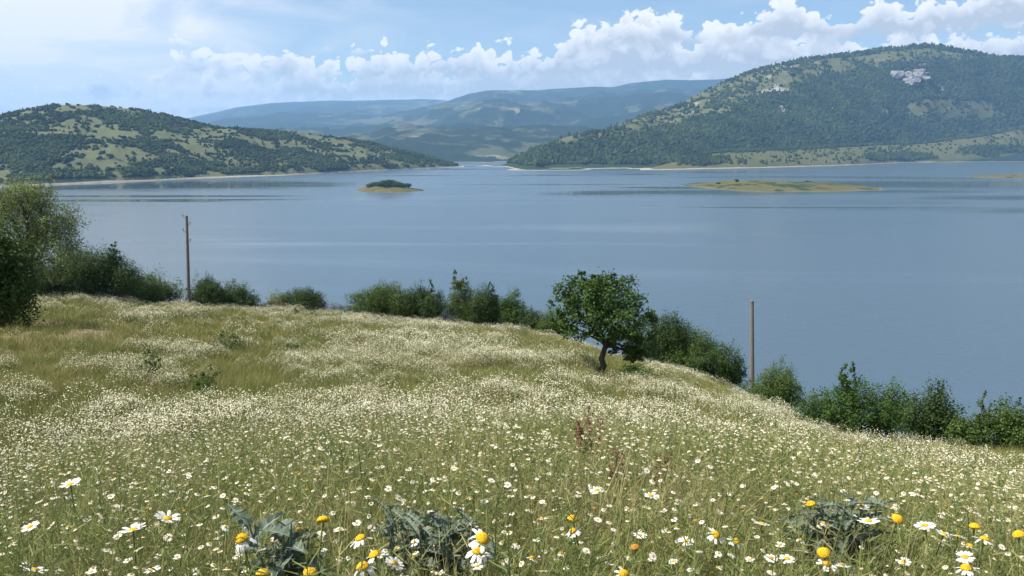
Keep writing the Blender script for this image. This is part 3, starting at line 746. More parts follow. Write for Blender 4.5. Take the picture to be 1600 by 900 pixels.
pole('tall weathered utility pole with small brackets between dark bushes on the left', 294, 462, 291.5, 337, 1.0, True)
pole('plain bare-topped utility pole in front of the lake on the right', 1176, 612, 1175, 470, 0.3, False)

# ------------------------------------------------------------------ meadow stuff: grass, herbs, flowers
def blades(n, rad, h0, h1, wd, seed, seg=3, bend=0.35, clump=1.0):
    r = np.random.default_rng(seed); V = []; Fc = []; tn = []; k = 0
    for b in range(n):
        a = r.uniform(0, 6.28); q = rad*math.sqrt(r.random())*clump; base = np.array([q*math.cos(a), q*math.sin(a), 0])
        h = r.uniform(h0, h1); d = np.array([r.normal(), r.normal(), 0])*bend*h; fa = r.uniform(0, 6.28)
        sd_ = np.array([math.cos(fa), math.sin(fa), 0])*wd*r.uniform(.6, 1.3); tone = r.random()
        for s in range(seg+1):
            u = s/seg; c = base+np.array([0, 0, h*u*(1-0.15*u)])+d*u*u; ww = sd_*(1-u*0.85)
            V += [c-ww, c+ww]
            if s: Fc.append((k+2*s-2, k+2*s-1, k+2*s+1, k+2*s)); tn.append(tone)
        k += 2*(seg+1)
    return np.array(V), np.array(Fc), np.array(tn)
def blade_proto(name, mat, *a, **k):
    V, Fc, tn = blades(*a, **k); return proto(name, mesh(name, V, Fc, [mat], False, attr={'tone': ('FACE', tn*tn)}))
def herb_proto(name, seed, h0=.22, h1=.48, n=9):
    """feathery chamomile-like foliage: stems with many thread leaflets"""
    r = np.random.default_rng(seed); V = []; Fc = []; tn = []
    def quad(a, b, w_, tone):
        d = b-a; s = np.cross(d, r.normal(size=3)); s = s/(np.linalg.norm(s)+1e-9)*w_; k = len(V)
        V.extend([a-s, a+s, b+s*.5, b-s*.5]); Fc.append((k, k+1, k+2, k+3)); tn.append(tone)
    for i in range(n):
        a = r.uniform(0, 6.28); q = .07*math.sqrt(r.random()); p0 = np.array([q*math.cos(a), q*math.sin(a), 0]); h = r.uniform(h0, h1)
        ln = np.array([r.normal()*.18, r.normal()*.18, 1])*h; tone = r.random()*.5
        for s in range(4): quad(p0+ln*s/4, p0+ln*(s+1)/4, .0018, tone)
        for s in range(26):
            u = r.uniform(.1, 1); c = p0+ln*u; v = r.normal(size=3); v[2] = abs(v[2])*.6+.15; v /= np.linalg.norm(v)
            quad(c, c+v*r.uniform(.02, .055), .0018, tone+.3*r.random())
    return proto(name, mesh(name, np.array(V), np.array(Fc), [HERB], False, attr={'tone': ('FACE', np.array(tn))}))
def flower_clump(name, n, rad, h0, h1, dia, seed, petal_mat, pts=6, centre=True):
    """many stalked small daisies; heads are shallow stars with a raised yellow centre"""
    r = np.random.default_rng(seed); V = []; Fc = []; mi = []; tn = []
    for i in range(n):
        a = r.uniform(0, 6.28); q = rad*math.sqrt(r.random()); h = r.uniform(h0, h1)
        b = np.array([q*math.cos(a), q*math.sin(a), 0]); c = b+np.array([r.normal()*.06, r.normal()*.06, h]); s = dia/2*r.uniform(.75, 1.25)
        nx, ny = r.normal()*.22, r.normal()*.22; k = len(V); fa = r.uniform(0, 6.28)
        w_ = np.array([math.cos(fa), math.sin(fa), 0])*dia*.055
        V.extend([b-w_, b+w_, c+w_*.7, c-w_*.7]); Fc.append((k, k+1, k+2, k+3)); mi.append(2); k += 4
        V.append(c+[0, 0, .1*s]); a0 = r.uniform(0, 6.28)
        for j in range(pts*2):
            an = a0+j*math.pi/pts; e = s*(1.0 if j % 2 == 0 else .72); x_, y_ = e*math.cos(an), e*math.sin(an)
            V.append(c+[x_, y_, x_*nx+y_*ny-.12*s])
        for j in range(pts): Fc.append((k, k+1+2*j, k+1+2*j+1, k+1+(2*j+2) % (2*pts))); mi.append(0)
        if centre:
            k2 = len(V)
            for j in range(6):
                an = j*math.pi/3; V.append(c+[.34*s*math.cos(an), .34*s*math.sin(an), .12*s])
            for j in range(6):
                an = j*math.pi/3; V.append(c+[.2*s*math.cos(an), .2*s*math.sin(an), .34*s])
            for j in range(6): Fc.append((k2+j, k2+(j+1) % 6, k2+6+(j+1) % 6, k2+6+j)); mi.append(1)
            Fc.append((k2+6, k2+7, k2+8, k2+9)); mi.append(1); Fc.append((k2+6, k2+9, k2+10, k2+11)); mi.append(1)
    return proto(name, mesh(name, np.array(V), np.array(Fc), [petal_mat, DISC, STEMG], False, midx=mi))

def flower_dome(name, n, rad, h0, h1, dia, seed):
    """a mounded drift: tiny heads thick over a leafy cushion, highest in the middle"""
    r = np.random.default_rng(seed); q = rad*np.sqrt(r.random(n)); a = r.uniform(0, 6.28, n)
    h = h0+(h1-h0)*(1-(q/rad)**2)*r.uniform(.7, 1.08, n)
    pos = np.stack([q*np.cos(a)*1.25, q*np.sin(a)*.85, h], -1)
    V, Fc = leaf_quads(pos, np.array([0, 0, 1.0])+r.normal(size=(n, 3))*.30, dia, r, .95)
    m_ = n//2; q2 = rad*np.sqrt(r.random(m_)); a2 = r.uniform(0, 6.28, m_); b = np.stack([q2*np.cos(a2)*1.25, q2*np.sin(a2)*.85, np.zeros(m_)], -1)
    t_ = b+np.stack([r.normal(size=m_)*.05, r.normal(size=m_)*.05, h0+(h1-h0)*(1-(q2/rad)**2)*r.uniform(.5, .95, m_)], -1)
    w_ = np.stack([np.cos(a2*7), np.sin(a2*7), 0*a2], -1)*dia*.22
    V2 = np.stack([b-w_, b+w_, t_+w_*.6, t_-w_*.6], 1).reshape(-1, 3); F2 = np.arange(4*m_).reshape(m_, 4)+len(V)
    return proto(name, mesh(name, np.vstack([V, V2]), np.vstack([Fc, F2]), [CREAM, GRASSF], False, midx=[0]*n+[1]*m_, attr={'tone': ('FACE', np.concatenate([np.zeros(n), r.random(m_)*.3]))}))

def wedge(n, r0, r1, half, seed, power=1.0):
    """points in a wedge ahead of the camera; power<1 gathers them near"""
    r = np.random.default_rng(seed)
    rad = (r0**(2*power)+(r1**(2*power)-r0**(2*power))*r.random(n))**(1/(2*power)); th = r.uniform(-half, half, n)
    return rad*np.sin(th), rad*np.cos(th), r
def field(name, label, cat, protos, n, r0, r1, half, seed, power, s0, s1, maskf=None, edge=True, tilt=.12):
    x, y, r = wedge(n, r0, r1, half, seed, power)
    rad = np.hypot(x, y); th = np.arctan2(x, y); keep = np.ones(n, bool)
    if edge: keep &= rad < edge_r(th)+2.0
    if maskf is not None: keep &= r.random(n) < maskf(x, y, rad, th)
    x, y = x[keep], y[keep]; m_ = len(x); z = ground_z(x, y)-.01
    s = r.uniform(s0, s1, m_); scl = np.stack([s, s, s*r.uniform(.75, 1.25, m_)], -1)
    rot = np.stack([r.normal(size=m_)*tilt, r.normal(size=m_)*tilt, r.uniform(0, 6.28, m_)], -1)
    return scatter(name, np.stack([x, y, z], -1), rot, scl, r.integers(0, len(protos), m_), protos, label, cat)
def mounds(x, y, cx, cy, pres, seed):
    """1 inside scattered oval mounds (jittered grid); pres: chance that a mound stands"""
    ix = np.floor(x/cx); iy = np.floor(y/cy); m_ = np.zeros_like(x)
    for a in (-1, 0, 1):
        for b in (-1, 0, 1):
            gx_, gy_ = ix+a, iy+b
            jx = (gx_+.1+.8*h2(gx_, gy_, seed))*cx; jy = (gy_+.1+.8*h2(gx_, gy_, seed+1))*cy
            rd = .32+.50*h2(gx_, gy_, seed+2)
            d = np.hypot((x-jx)/cx, (y-jy)/cy)/rd
            m_ = np.maximum(m_, (h2(gx_, gy_, seed+3) < pres)*(1-sstep(.75, 1.05, d)))
    return m_
def white(x, y, rad, th):
    """where the daisies stand thick: mounded drifts, denser near the brow and to the right"""
    n = 0.65*fbm(x/5.0, y/4.0, 3, 202)+0.35*fbm(x/15, y/15, 2, 203)
    pres = np.clip(.20+1.1*(n-.5)-.10*sstep(-.15, .12, th)*sstep(14, 26, rad)+.20*(1-sstep(9, 14, rad))*sstep(4.0, 6.0, rad), .03, .9)
    pres = pres*(1-.22*sstep(11, 16, rad))*(1-.45*sstep(-.2, .05, th)*sstep(11, 16, rad)*(1-.5*sstep(.3, .5, th)))
    x2 = x+.9*(fbm(x/1.1, y/1.1, 2, 205)-.5); y2 = y+.9*(fbm(x/1.1, y/1.1, 2, 206)-.5)
    a = mounds(x2, y2, 1.25, .95, pres, 210); b = mounds(x2, y2, 2.4, 1.7, pres, 220)
    c = mounds(x2*.9+y2*.25, y2-x2*.2, 3.0, 1.5, pres*.8, 230)
    k = sstep(14, 34, rad)
    return np.clip(np.where(k < .5, np.maximum(a*.8, b), np.maximum(np.maximum(b, c), a*.25)), 0, 1)
nb = lambda x, y, rad, th: 1-.7*bare_mask(x, y)

def head_place(px, py, hgt):
    """where a head of that height above the ground is seen at (px, py)"""
    d = ray(px, py); s = np.geomspace(.8, 40, 3000); q = CAM+d*s[:, None]; gz_ = ground_z(q[:, 0], q[:, 1])
    i = np.argmax(q[:, 2]-gz_ <= hgt); return q[i]
def open_ground(x, y, rad, th):
    k = np.ones_like(x)
    for px, py, hg, q_ in ((440, 784, .62, .19), (655, 762, .62, .23), (715, 782, .60, .16), (1310, 748, .64, .25)):
        c = head_place(px, py, hg); k = np.minimum(k, sstep(.6, 1.2, np.hypot(x-c[0], y-c[1])/q_))
    return .08+.92*k
near_p = [blade_proto('tuft_%d' % k, GRASS, 36, .09, .18, .52, .0020, 400+k, 3, .32) for k in range(6)]
field('near_grass', 'thin green and straw grass blades of the foreground meadow', 'grass', near_p, 8500, .7, 8.5, 1.0, 501, .75, .8, 1.2, open_ground)
dry_p = [blade_proto('stalk_%d' % k, STRAW, 5, .12, .30, .56, .0016, 430+k, 3, .22) for k in range(5)]
field('dry_grass', 'dry straw-coloured grass stalks among the foreground flowers', 'grass', dry_p, 2600, .8, 9.0, 1.0, 509, .8, .8, 1.2)
field('feathery_herbs', 'feathery green daisy foliage of the foreground meadow', 'herbs', [herb_proto('herb_%d' % k, 420+k) for k in range(5)], 6000, .7, 8.5, 1.0, 502, .75, .8, 1.25, open_ground)
mid_p = [blade_proto('mid_tuft_%d' % k, GRASSF, 34, .20, .14, .38, .0042, 440+k, 2, .4) for k in range(5)]
field('mid_grass', 'olive green meadow grass of the middle slope', 'grass', mid_p, 17000, 7.5, 30, .82, 503, .8, .8, 1.25, nb)
far_p = [blade_proto('far_tuft_%d' % k, GRASSF, 36, .42, .12, .36, .009, 460+k, 2, .4) for k in range(5)]
field('far_grass', 'olive green meadow grass of the far slope', 'grass', far_p, 26000, 27, 86, .76, 504, 1.0, .8, 1.3, nb)
nf = [flower_clump('daisy_patch_%d' % k, 9, .16, .32, .48, .018, 480+k, CREAM2, 7) for k in range(5)]
field('brow_daisies', 'countless small white daisies on the brow of the meadow', 'daisies', nf, 6500, 4.2, 12, .86, 505, .9, .85, 1.2, lambda x, y, rad, th: .24+.66*white(x, y, rad, th))
mf = [flower_dome('daisy_drift_%d' % k, 130, .34, .24, .50, .016, 490+k) for k in range(5)]
field('mid_daisies', 'cream white drifts of daisies on the middle slope', 'daisies', mf, 13000, 9.5, 32, .80, 506, .9, .8, 1.25, lambda x, y, rad, th: white(x, y, rad, th)*.95+.015)
ff = [flower_dome('daisy_cloud_%d' % k, 150, .55, .24, .60, .025, 500+k) for k in range(5)]
field('far_daisies', 'cream white drifts of daisies on the far slope', 'daisies', ff, 30000, 28, 84, .74, 507, 1.0, .8, 1.3, lambda x, y, rad, th: (white(x, y, rad, th)*.9+.008)*nb(x, y, rad, th))

sf = [flower_clump('daisy_spray_%d' % k, 3, .10, .28, .48, .019, 520+k, CREAM2, 8) for k in range(5)]
field('scattered_daisies', 'tiny off-white daisies sprinkled low in the foreground grass', 'daisies', sf, 2100, 1.6, 7.5, .80, 508, .9, .85, 1.2)

# ------------------------------------------------------------------ single daisies
def petal_ring(name, n, ln, wd, ang, seed, mat=None, inner=.006, jit=.12):
    r = np.random.default_rng(seed); V = []; Fc = []
    for k in range(n):
        if r.random() < (.06 if ang > -.3 else .2): continue
        a = 2*math.pi*k/n+r.normal()*.07; e = ang+r.normal()*jit; L_ = ln*r.uniform(.85, 1.1); b = len(V)
        rad = np.array([math.cos(a), math.sin(a), 0]); tg = np.array([-math.sin(a), math.cos(a), 0])
        for u, ww in ((0, .45), (.35, .95), (.75, 1.0), (.95, .6)):
            ee = e*(0.4+0.6*u) if ang < 0 else e*(1-.5*u)
            q = rad*(inner+L_*u*math.cos(ee))+np.array([0, 0, L_*u*math.sin(ee)]); cup = np.array([0, 0, -.10*wd*ww])
            V += [q-tg*wd*.5*ww+cup, q, q+tg*wd*.5*ww+cup]
        for s in range(3):
            i0 = b+3*s; Fc += [(i0, i0+1, i0+4, i0+3), (i0+1, i0+2, i0+5, i0+4)]
    return mesh(name, np.array(V), np.array(Fc), [mat or PETAL], True)
def disc_mesh(name, rad, h, mat, n=12, rows=5):
    path = [(0, 0, -h*.25)]; rd = [rad*.55]
    for k in range(rows):
        a = k/(rows-1)*math.pi/2; path.append((0, 0, h*math.sin(a))); rd.append(max(rad*math.cos(a), rad*.05))
    V = []; Fc = []
    for (x, y, z), q in zip(path, rd):
        for j in range(n):
            k_ = 1+random.uniform(-.07, .07); V.append((k_*q*math.cos(2*math.pi*j/n), k_*q*math.sin(2*math.pi*j/n), z*k_))
    m_ = len(path)
    for i in range(m_-1):
        for j in range(n): Fc.append((i*n+j, i*n+(j+1) % n, (i+1)*n+(j+1) % n, (i+1)*n+j))
    me = bpy.data.meshes.new(name); me.from_pydata(V, [], Fc+[tuple(range(n-1, -1, -1)), tuple((m_-1)*n+j for j in range(n))]); me.materials.append(mat)
    me.polygons.foreach_set('use_smooth', np.full(len(me.polygons), True)); return me
def stem_mesh(name, seed, mat, rad=.0013):
    r = np.random.default_rng(seed); s = np.linspace(0, 1, 7); path = np.stack([.012*np.sin(s*math.pi)*r.normal(), .012*np.sin(s*math.pi*1.5)*r.normal(), s], -1)
    path[-1, :2] = 0
    return mesh(name, *tube(path, np.linspace(rad*1.4, rad, 7), 5), [mat], True)
def leaflet_mesh(name, seed):
    r = np.random.default_rng(seed); V = []; Fc = []
    for k in range(3):
        u = r.uniform(.25, .8); a = r.uniform(0, 6.28); c = np.array([0, 0, u]); d = np.array([math.cos(a), math.sin(a), 0])
        for s in range(6):
            v = d*r.uniform(.02, .06)+np.array([r.normal()*.012, r.normal()*.012, r.uniform(0, .1)]); sd_ = np.cross(v, [0, 0, 1.0]); sd_ = sd_/(np.linalg.norm(sd_)+1e-9)*.0015; b = len(V)
            V += [c-sd_, c+sd_, c+v+sd_*.4, c+v-sd_*.4]; Fc.append((b, b+1, b+2, b+3))
    return mesh(name, np.array(V), np.array(Fc), [STEMG])
STEMS = [stem_mesh('stem', 600+k, STEMG) for k in range(5)]+[stem_mesh('stem', 610, STEMB)]
LEAFL = [leaflet_mesh('leaves', 620+k) for k in range(4)]
RINGS = {'open': [petal_ring('petals', 15, .016, .0062, .06, 630+k) for k in range(4)],
         'droop': [petal_ring('petals', 13, .018, .0064, -1.05, 640+k, jit=.2) for k in range(3)],
         'half': [petal_ring('petals', 13, .016, .0060, -.42, 650+k, jit=.2) for k in range(3)],
         'cup': [petal_ring('petals', 15, .017, .0062, .50, 660+k) for k in range(3)]}
DISCS = {'flat': disc_mesh('disc', .0075, .0035, DISC), 'dome': disc_mesh('disc', .0095, .0072, DISC, 16, 7), 'old': disc_mesh('disc', .0095, .0070, DISCO, 16, 7)}
def daisy(P_, base, kind, size, tilt, label, group, seed, name='daisy'):
    """P_: head position; base: foot on the ground"""
    r = np.random.default_rng(seed); P_ = np.asarray(P_); base = np.asarray(base); ax = Vector(P_-base); h = ax.length
    e = tag(obj(name, None, loc=base), label, 'daisy' if name == 'daisy' else 'flower', group)
    e.rotation_mode = 'QUATERNION'; e.rotation_quaternion = Vector((0, 0, 1)).rotation_difference(ax)
    s = obj('stem', STEMS[5] if kind == 'old' else STEMS[int(r.integers(0, 5))], e); s.scale = (size, size, h); s.rotation_euler.z = r.uniform(0, 6.28)
    lf = obj('leaves', LEAFL[int(r.integers(0, 4))], e); lf.scale = (1, 1, h); lf.rotation_euler.z = r.uniform(0, 6.28)
    eu = (tilt[0], tilt[1], r.uniform(0, 6.28))
    rings = {'open': 'open', 'droop': 'droop', 'half': 'half', 'cup': 'cup'}.get(kind)
    if rings:
        q = obj('petals', RINGS[rings][int(r.integers(0, len(RINGS[rings])))], e, (0, 0, h)); q.rotation_euler = eu; q.scale = (size,)*3
    dk = 'flat' if kind in ('open', 'cup') else ('old' if kind == 'old' else 'dome')
    q = obj('disc', DISCS[dk], e, (0, 0, h)); q.rotation_euler = eu; q.scale = (size,)*3
    return e
# (px, py, kind, width in photo px, height above ground, tilt x, tilt y, label)
HERO = [
 (110, 757, 'cup', 44, .62, .25, .1, 'tall white daisy with upturned petals standing above the grass at left'),
 (208, 828, 'cup', 46, .56, .35, -.15, 'large white daisy seen side-on low at left, petals sweeping up'),
 (262, 810, 'cup', 46, .57, .2, .1, 'flat wide white daisy just right of the side-on one at left'),
 (47, 823, 'open', 32, .55, .1, .1, 'white daisy near the left frame edge below a tall one'),
 (55, 890, 'open', 40, .50, .1, -.2, 'white daisy at the bottom left corner with orange centre'),
 (238, 890, 'open', 28, .50, .3, 0, 'small white daisy at the bottom edge left of the thistle'),
 (378, 842, 'droop', 40, .60, .1, 0, 'daisy with domed yellow centre and hanging white petals left of the thistle'),
 (505, 814, 'bare', 26, .60, 0, 0, 'round yellow petal-less daisy head above the broad thistle leaves'),
 (564, 842, 'half', 42, .57, -.1, .1, 'yellow-centred daisy with short white petals right of the broad thistle'),
 (586, 868, 'half', 46, .55, .05, -.2, 'yellow-domed daisy in the bottom cluster between the two thistles'),
 (567, 886, 'droop', 40, .54, .1, .1, 'lowest yellow-domed daisy with hanging petals between the two thistles'),
 (617, 880, 'open', 38, .54, -.1, .2, 'white daisy right end of the bottom cluster between the thistles'),
 (485, 897, 'bare', 40, .56, 0, 0, 'large yellow daisy dome cut by the bottom edge under the broad thistle'),
 (411, 898, 'bare', 26, .55, 0, 0, 'smaller yellow daisy dome at the bottom edge left of the broad thistle'),
 (754, 842, 'half', 58, .62, .1, .25, 'big yellow-centred daisy with white petals beside the feathery thistle'),
 (748, 860, 'half', 52, .58, .2, -.1, 'white daisy tucked directly beneath the big yellow-centred one'),
 (932, 766, 'open', 26, .56, .35, .1, 'bright white daisy standing alone right of centre above the others'),
 (1017, 774, 'open', 28, .55, .2, 0, 'white daisy right of the lone bright one at centre right'),
 (895, 812, 'bare', 20, .56, 0, 0, 'small yellow daisy head without petals right of centre'),
 (895, 830, 'half', 28, .52, .1, .1, 'daisy with drooping pale petals under the small yellow head'),
 (992, 857, 'old', 20, .50, 0, 0, 'faded orange daisy head low right of centre'),
 (1000, 836, 'open', 24, .52, .2, .1, 'white daisy above the faded orange head'),
 (1072, 845, 'open', 28, .52, .25, 0, 'white daisy left of the tilted pair right of centre'),
 (1118, 836, 'half', 34, .54, .2, .5, 'tilted white daisy leaning right, left one of a pair'),
 (1150, 846, 'half', 30, .52, .2, -.3, 'white daisy with orange-yellow centre, right one of a pair'),
 (1190, 818, 'open', 30, .54, .2, 0, 'white daisy at the left side of the right thistle'),
 (1345, 790, 'open', 34, .60, .2, .1, 'white daisy with yellow centre above the right thistle'),
 (1357, 814, 'open', 36, .60, .45, 0, 'wide open white daisy facing the viewer over the right thistle'),
 (1402, 811, 'bare', 22, .58, 0, 0, 'yellow petal-less daisy head just right of the right thistle'),
 (1267, 789, 'bare', 20, .58, 0, 0, 'yellow daisy head at the upper left of the right thistle'),
 (1287, 864, 'bare', 24, .55, 0, 0, 'yellow daisy head directly above a white one under the right thistle'),
 (1292, 880, 'half', 32, .52, .2, .2, 'white daisy below the yellow head under the right thistle'),
 (1316, 883, 'open', 28, .52, .35, 0, 'round white daisy at the bottom right of the right thistle'),
 (1230, 873, 'open', 28, .52, .35, .1, 'white daisy left below the right thistle'),
 (1205, 872, 'open', 24, .51, .2, 0, 'small white daisy next left of the one below the right thistle'),
 (1445, 821, 'open', 34, .57, .2, .1, 'white daisy between the right thistle and the right corner cluster'),
 (1475, 834, 'open', 34, .55, .05, .1, 'white daisy at the left end of the right corner cluster'),
 (1497, 838, 'open', 30, .55, .1, -.1, 'white daisy touching its left neighbour in the right corner cluster'),
 (1523, 824, 'bare', 26, .58, 0, 0, 'highest yellow daisy head in the right corner cluster'),
 (1538, 843, 'half', 34, .55, .1, .2, 'white daisy with orange centre below the highest yellow head'),
 (1515, 854, 'half', 28, .54, 0, 0, 'yellow-domed daisy with few petals amid the right corner cluster'),
 (1592, 836, 'bare', 32, .60, 0, 0, 'large yellow daisy dome at the right frame edge'),
 (1508, 870, 'open', 32, .53, .2, 0, 'white daisy low in the right corner cluster'),
 (1510, 888, 'half', 42, .52, .2, .1, 'wide white daisy at the bottom of the right corner cluster'),
 (1412, 877, 'open', 26, .52, .3, 0, 'small white daisy at the bottom between right thistle and corner cluster'),
 (975, 897, 'half', 40, .50, 0, .1, 'pale yellow-centred daisy cut by the bottom edge right of centre'),
]
for k, (px, py, kd, wpx, hg, tx, ty, lab) in enumerate(HERO):
    hg -= .05; q = head_place(px, py, hg); D_ = float((q-CAM) @ FW); dia = {'open': .047, 'cup': .043, 'half': .044, 'droop': .036, 'bare': .021, 'old': .021}[kd]
    size = wpx*D_/F/dia; rb = np.random.default_rng(700+k); b = q[:2]+rb.normal(size=2)*.05
    daisy(q, (b[0], b[1], float(ground_z(b[0], b[1]))-.02), kd, float(np.clip(size, .5, 2.2)), (tx-.35, ty), lab, 'large foreground daisies', 700+k)
# the many smaller ones
r = np.random.default_rng(77)
LABS = {'open': 'small open white daisy among the foreground grass', 'half': 'small foreground daisy with drooping white petals', 'bare': 'small yellow petal-less daisy head in the foreground grass', 'old': 'faded orange-brown daisy head in the foreground grass'}
heads = [(h_[0], h_[1]) for h_ in HERO]; cnt = 0
while cnt < 235:
    px = r.uniform(-15, 1615); py = 726+170*r.random()**1.25
    if min((px-a)**2*.5+(py-b)**2 for a, b in heads) < (13+(py-726)*.05)**2: continue
    if vnoise(px/110, py/40, 9) < .28: continue
    heads.append((px, py)); u = r.random(); kd = 'open' if u < .74 else ('half' if u < .88 else ('bare' if u < .96 else 'old'))
    hg = r.uniform(.38, .52); q = head_place(px, py, hg); b = q[:2]+r.normal(size=2)*.04
    daisy(q, (b[0], b[1], float(ground_z(b[0], b[1]))-.02), kd, r.uniform(.52, .88), (r.normal()*.2-.24, r.normal()*.2), LABS[kd], 'small foreground daisies, '+{'open': 'open white', 'half': 'drooping', 'bare': 'yellow heads', 'old': 'faded'}[kd], 900+cnt); cnt += 1

# ------------------------------------------------------------------ thistles, docks, umbels, saplings
def lobed_leaf(name, ln, wd, lobes, depth, seed, seg=14, droop=.35):
    r = np.random.default_rng(seed); V = []; Fc = []; tn = []
    for s in range(seg+1):
        u = s/seg; w_ = wd*math.sin(math.pi*min(1, u*.97+.03)**.75)*(1+depth*math.cos(2*math.pi*lobes*u))*.5
        c = np.array([ln*u, 0, ln*(.25*u-droop*u*u)]); zz = .35*w_+.12*wd*math.sin(lobes*2*math.pi*u+1)*r.uniform(.5, 1)
        V += [c+[r.normal()*.1*wd, -w_, zz], c+[0, -w_*.08, -.004], c+[0, w_*.08, -.004], c+[r.normal()*.1*wd, w_, .35*w_-.12*wd*math.sin(lobes*2*math.pi*u)*r.uniform(.5, 1)]]
        if s:
            i0 = 4*s-4
            Fc += [(i0, i0+1, i0+5, i0+4), (i0+1, i0+2, i0+6, i0+5), (i0+2, i0+3, i0+7, i0+6)]; tn += [r.uniform(.1, .5), 1.0, r.uniform(.1, .5)]
    return mesh(name, np.array(V), np.array(Fc), [THISTLE], False, attr={'tone': ('FACE', np.array(tn)), 'tone2': ('FACE', np.zeros(len(tn)))})
BROAD = [lobed_leaf('leaf', .135, .050, 4.5, .50, 800+k) for k in range(4)]
FINE = [lobed_leaf('leaf', .13, .030, 6, .62, 810+k, 18) for k in range(4)]
def thistle(label, px, ptop, hgt, stems, leaves, per, seed, spread, size=1.0, group='blue-green thistles in the foreground'):
    r = np.random.default_rng(seed); q = head_place(px, ptop, hgt); bx, by = q[0], q[1]; bz = float(ground_z(bx, by)); e = tag(obj('thistle', None, loc=(bx, by, bz-.02)), label, 'thistle', group)
    for s in range(stems):
        a = 2*math.pi*s/stems+r.normal()*.4; o_ = spread*math.sqrt(r.random()); tp = np.array([o_*math.cos(a), o_*math.sin(a), hgt*r.uniform(.80, 1.0)-.35*o_]); u = np.linspace(0, 1, 6)[:, None]
        path = np.array([0, 0, 0])*(1-u)+tp*u; path[:, :2] = tp[:2]*(u**1.4)
        obj('stem', mesh('stem', *tube(path, np.linspace(.007, .003, 6), 6), [MATS['thistle_stem']], True), e)
        for l in range(per):
            v = .42+.60*(l/per); c = np.array([tp[0]*v**1.4, tp[1]*v**1.4, tp[2]*min(v, 1.0)])
            lf = obj('leaf', leaves[int(r.integers(0, 4))], e, c); lf.rotation_euler = (r.normal()*.3, -r.uniform(-.1, .75)*(1 if v < .9 else 1.3), l*2.4+r.normal()*.4)
            k = size*r.uniform(.75, 1.15)*(1.05-.45*max(0, v-.6)/.4); lf.scale = (k, k, k)
plain('thistle_stem', (.16, .21, .15), .7, .2, 40)
thistle('broad-leaved blue-green thistle at the bottom left of centre', 440, 784, .62, 7, BROAD, 10, 31, .11, 1.15)
thistle('feathery blue-green thistle left of the bottom centre daisy', 655, 762, .62, 11, FINE, 11, 32, .16, 1.35)
thistle('small feathery thistle touching the big yellow-centred daisy', 715, 782, .60, 5, FINE, 10, 36, .09, 1.1, group=None)
thistle('feathery blue-green thistle with daisies above it at bottom right', 1310, 748, .64, 12, FINE, 11, 33, .17, 1.35)
thistle('small grey-green thistle at the left edge of the meadow brow', 20, 735, .46, 4, FINE, 8, 34, .10)
thistle('small grey-green thistle among white daisies upper left foreground', 95, 665, .46, 4, FINE, 8, 35, .16, 1.5)

def dock(label, px, ptop, hgt, seed, n):
    r = np.random.default_rng(seed); q = head_place(px, ptop, hgt); bz = float(ground_z(q[0], q[1])); e = tag(obj('dock_plant', None, loc=(q[0], q[1], bz-.02)), label, 'plant', 'reddish dock plants on the brow')
    for k in range(n):
        tp = np.array([r.normal()*.10, r.normal()*.10, hgt*r.uniform(.75, 1)]); u = np.linspace(0, 1, 5)[:, None]
        st = obj('stalk', mesh('stalk', *tube(tp*u, np.linspace(.006, .002, 5), 5), [STEMB], True), e)
        m_ = 130; v = r.uniform(.45, 1.02, m_); pos = np.outer(v, tp)+r.normal(size=(m_, 3))*.022*(1.5-v)[:, None]
        V, Fc = leaf_quads(pos, r.normal(size=(m_, 3)), .022, r, .7)
        obj('seed_spike', mesh('seed_spike', V, Fc, [RED_DOCK], False, attr={'tone': ('FACE', r.random(m_)), 'tone2': ('FACE', r.random(m_))}), e)
dock('reddish-brown dock plant standing on the brow right of centre', 925, 648, .66, 51, 7)
dock('lower reddish dock plant right of the taller red one', 985, 684, .58, 52, 7)

def umbel(label, px, ptop, hgt, seed, n, spread):
    r = np.random.default_rng(seed); q = head_place(px, ptop, hgt); bz = float(ground_z(q[0], q[1])); e = tag(obj('umbel_plant', None, loc=(q[0], q[1], bz-.02)), label, 'plant', 'tall white umbel flowers')
    u = np.linspace(0, 1, 6)[:, None]; top_ = np.array([0, 0, hgt*.7])
    obj('stalk', mesh('stalk', *tube(top_*u, np.linspace(.005, .003, 6), 6), [STEMG], True), e)
    for k in range(n):
        a = r.uniform(0, 6.28); tp = np.array([math.cos(a)*spread*(k+.5)/n, math.sin(a)*spread*(k+.5)/n, hgt*r.uniform(.9, 1.02)])
        b = obj('branch', mesh('branch', *tube(top_*r.uniform(.6, 1)*(1-u)+tp*u, np.linspace(.0025, .0015, 6), 5), [STEMG], True), e)
        m_ = 34; rr_ = .028*np.sqrt(r.random(m_)); an = r.uniform(0, 6.28, m_); pos = tp+np.stack([rr_*np.cos(an), rr_*np.sin(an), .006*r.normal(size=m_)-rr_*.25], -1)
        V, Fc = leaf_quads(pos, np.array([0, 0, 1.0])+r.normal(size=(m_, 3))*.25, .011, r, .9)
        obj('flower_head', mesh('flower_head', V, Fc, [CREAM]), b)
umbel('tall stalk with flat white umbels above the brow at centre', 778, 655, .62, 61, 6, .20)
umbel('white umbel flower left of the red dock on the brow', 858, 676, .56, 62, 4, .07)
umbel('tall white umbel flowers on the brow right of the red dock', 1137, 660, .58, 63, 4, .08)

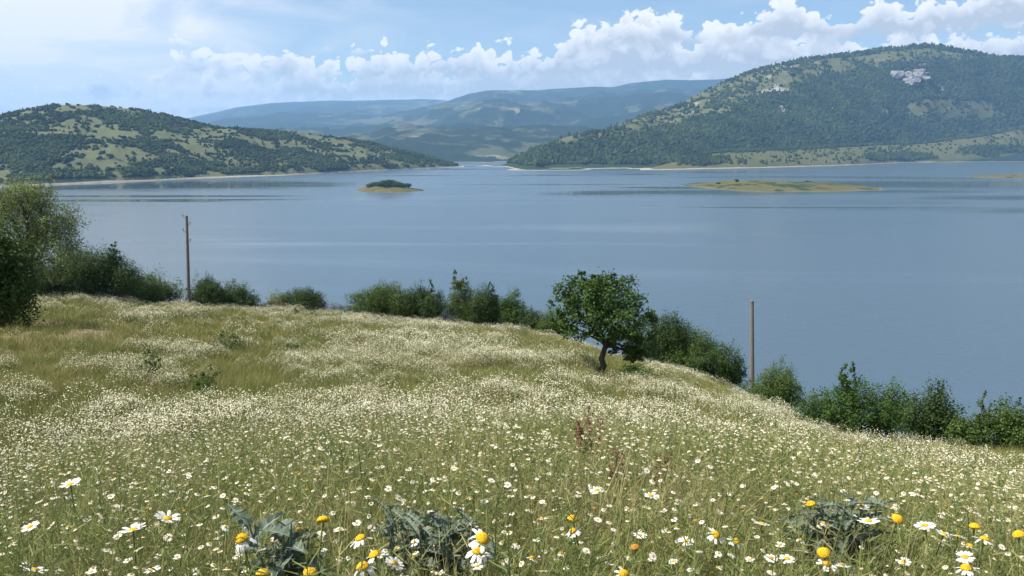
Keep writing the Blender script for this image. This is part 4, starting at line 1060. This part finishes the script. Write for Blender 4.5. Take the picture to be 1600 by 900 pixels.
def sapling(label, px, pbase, ptop, wpx, mat, seed, thin=False):
    r = np.random.default_rng(seed); g_ = ground_hit(px, pbase); h = P(px, ptop, g_[1])[2]-g_[2]; wd = wpx*g_[1]/F
    e = tag(obj('sapling', None, loc=g_), label, 'shrub', 'young shrubs scattered in the meadow'); n = 5 if thin else 7
    lobes = [((r.uniform(-.3, .3)*wd, r.uniform(-.3, .3)*wd, h*(.25+.65*k/n)), (wd*.30*(1.1-.6*k/n), wd*.30*(1.1-.6*k/n), h*.17)) for k in range(n)]
    obj('stems', limb_mesh('stems', (0, 0, 0), lobes[::2], .02, seed), e)
    sz = max(.05, min(.11, h*.09)); obj('foliage', crown_mesh('foliage', lobes, .75/(sz*sz*.55), sz, mat, seed+1, loose=.5), e)
sapling('loose green sapling in the left middle of the meadow', 242, 606, 545, 46, LEAF_SAPL, 71)
sapling('second loose green sapling right of the one in the left meadow', 322, 622, 570, 46, LEAF_SAPL, 73)
sapling('dark narrow sapling in the middle of the meadow', 808, 660, 612, 26, LEAF_SAPL, 75)
sapling('thin dark stalk sticking up left of centre on the brow', 405, 694, 655, 14, LEAF_DARK, 77, True)
sapling('small dark shrub in the upper left meadow', 463, 562, 534, 34, LEAF_SAPL, 79)
sapling('small shrub below the left utility pole in the meadow', 352, 552, 520, 50, LEAF_SAPL, 81)
sapling('tiny shrub near the hedge in the upper meadow', 462, 495, 478, 12, LEAF_SAPL, 83)

# ------------------------------------------------------------------ haze
m, t = material('haze_air')
pvn = t.node('ShaderNodeVolumePrincipled'); pvn.inputs['Color'].default_value = (.34, .61, 1.0, 1); pvn.inputs['Density'].default_value = 5.5e-5; pvn.inputs['Anisotropy'].default_value = 0.1
t.l.new(pvn.outputs[0], t.node('ShaderNodeOutputMaterial').inputs['Volume'])
x0, x1, y0, y1, z0, z1 = -16000, 16000, -2000, 21500, -12, 1300
V = [(x0, y0, z0), (x1, y0, z0), (x1, y1, z0), (x0, y1, z0), (x0, y0, z1), (x1, y0, z1), (x1, y1, z1), (x0, y1, z1)]
Fc = [(3, 2, 1, 0), (4, 5, 6, 7), (0, 1, 5, 4), (1, 2, 6, 5), (2, 3, 7, 6), (3, 0, 4, 7)]
tag(obj('haze', mesh('haze', V, Fc, [m])), 'pale blue summer haze in the valley air', 'haze', kind='stuff')
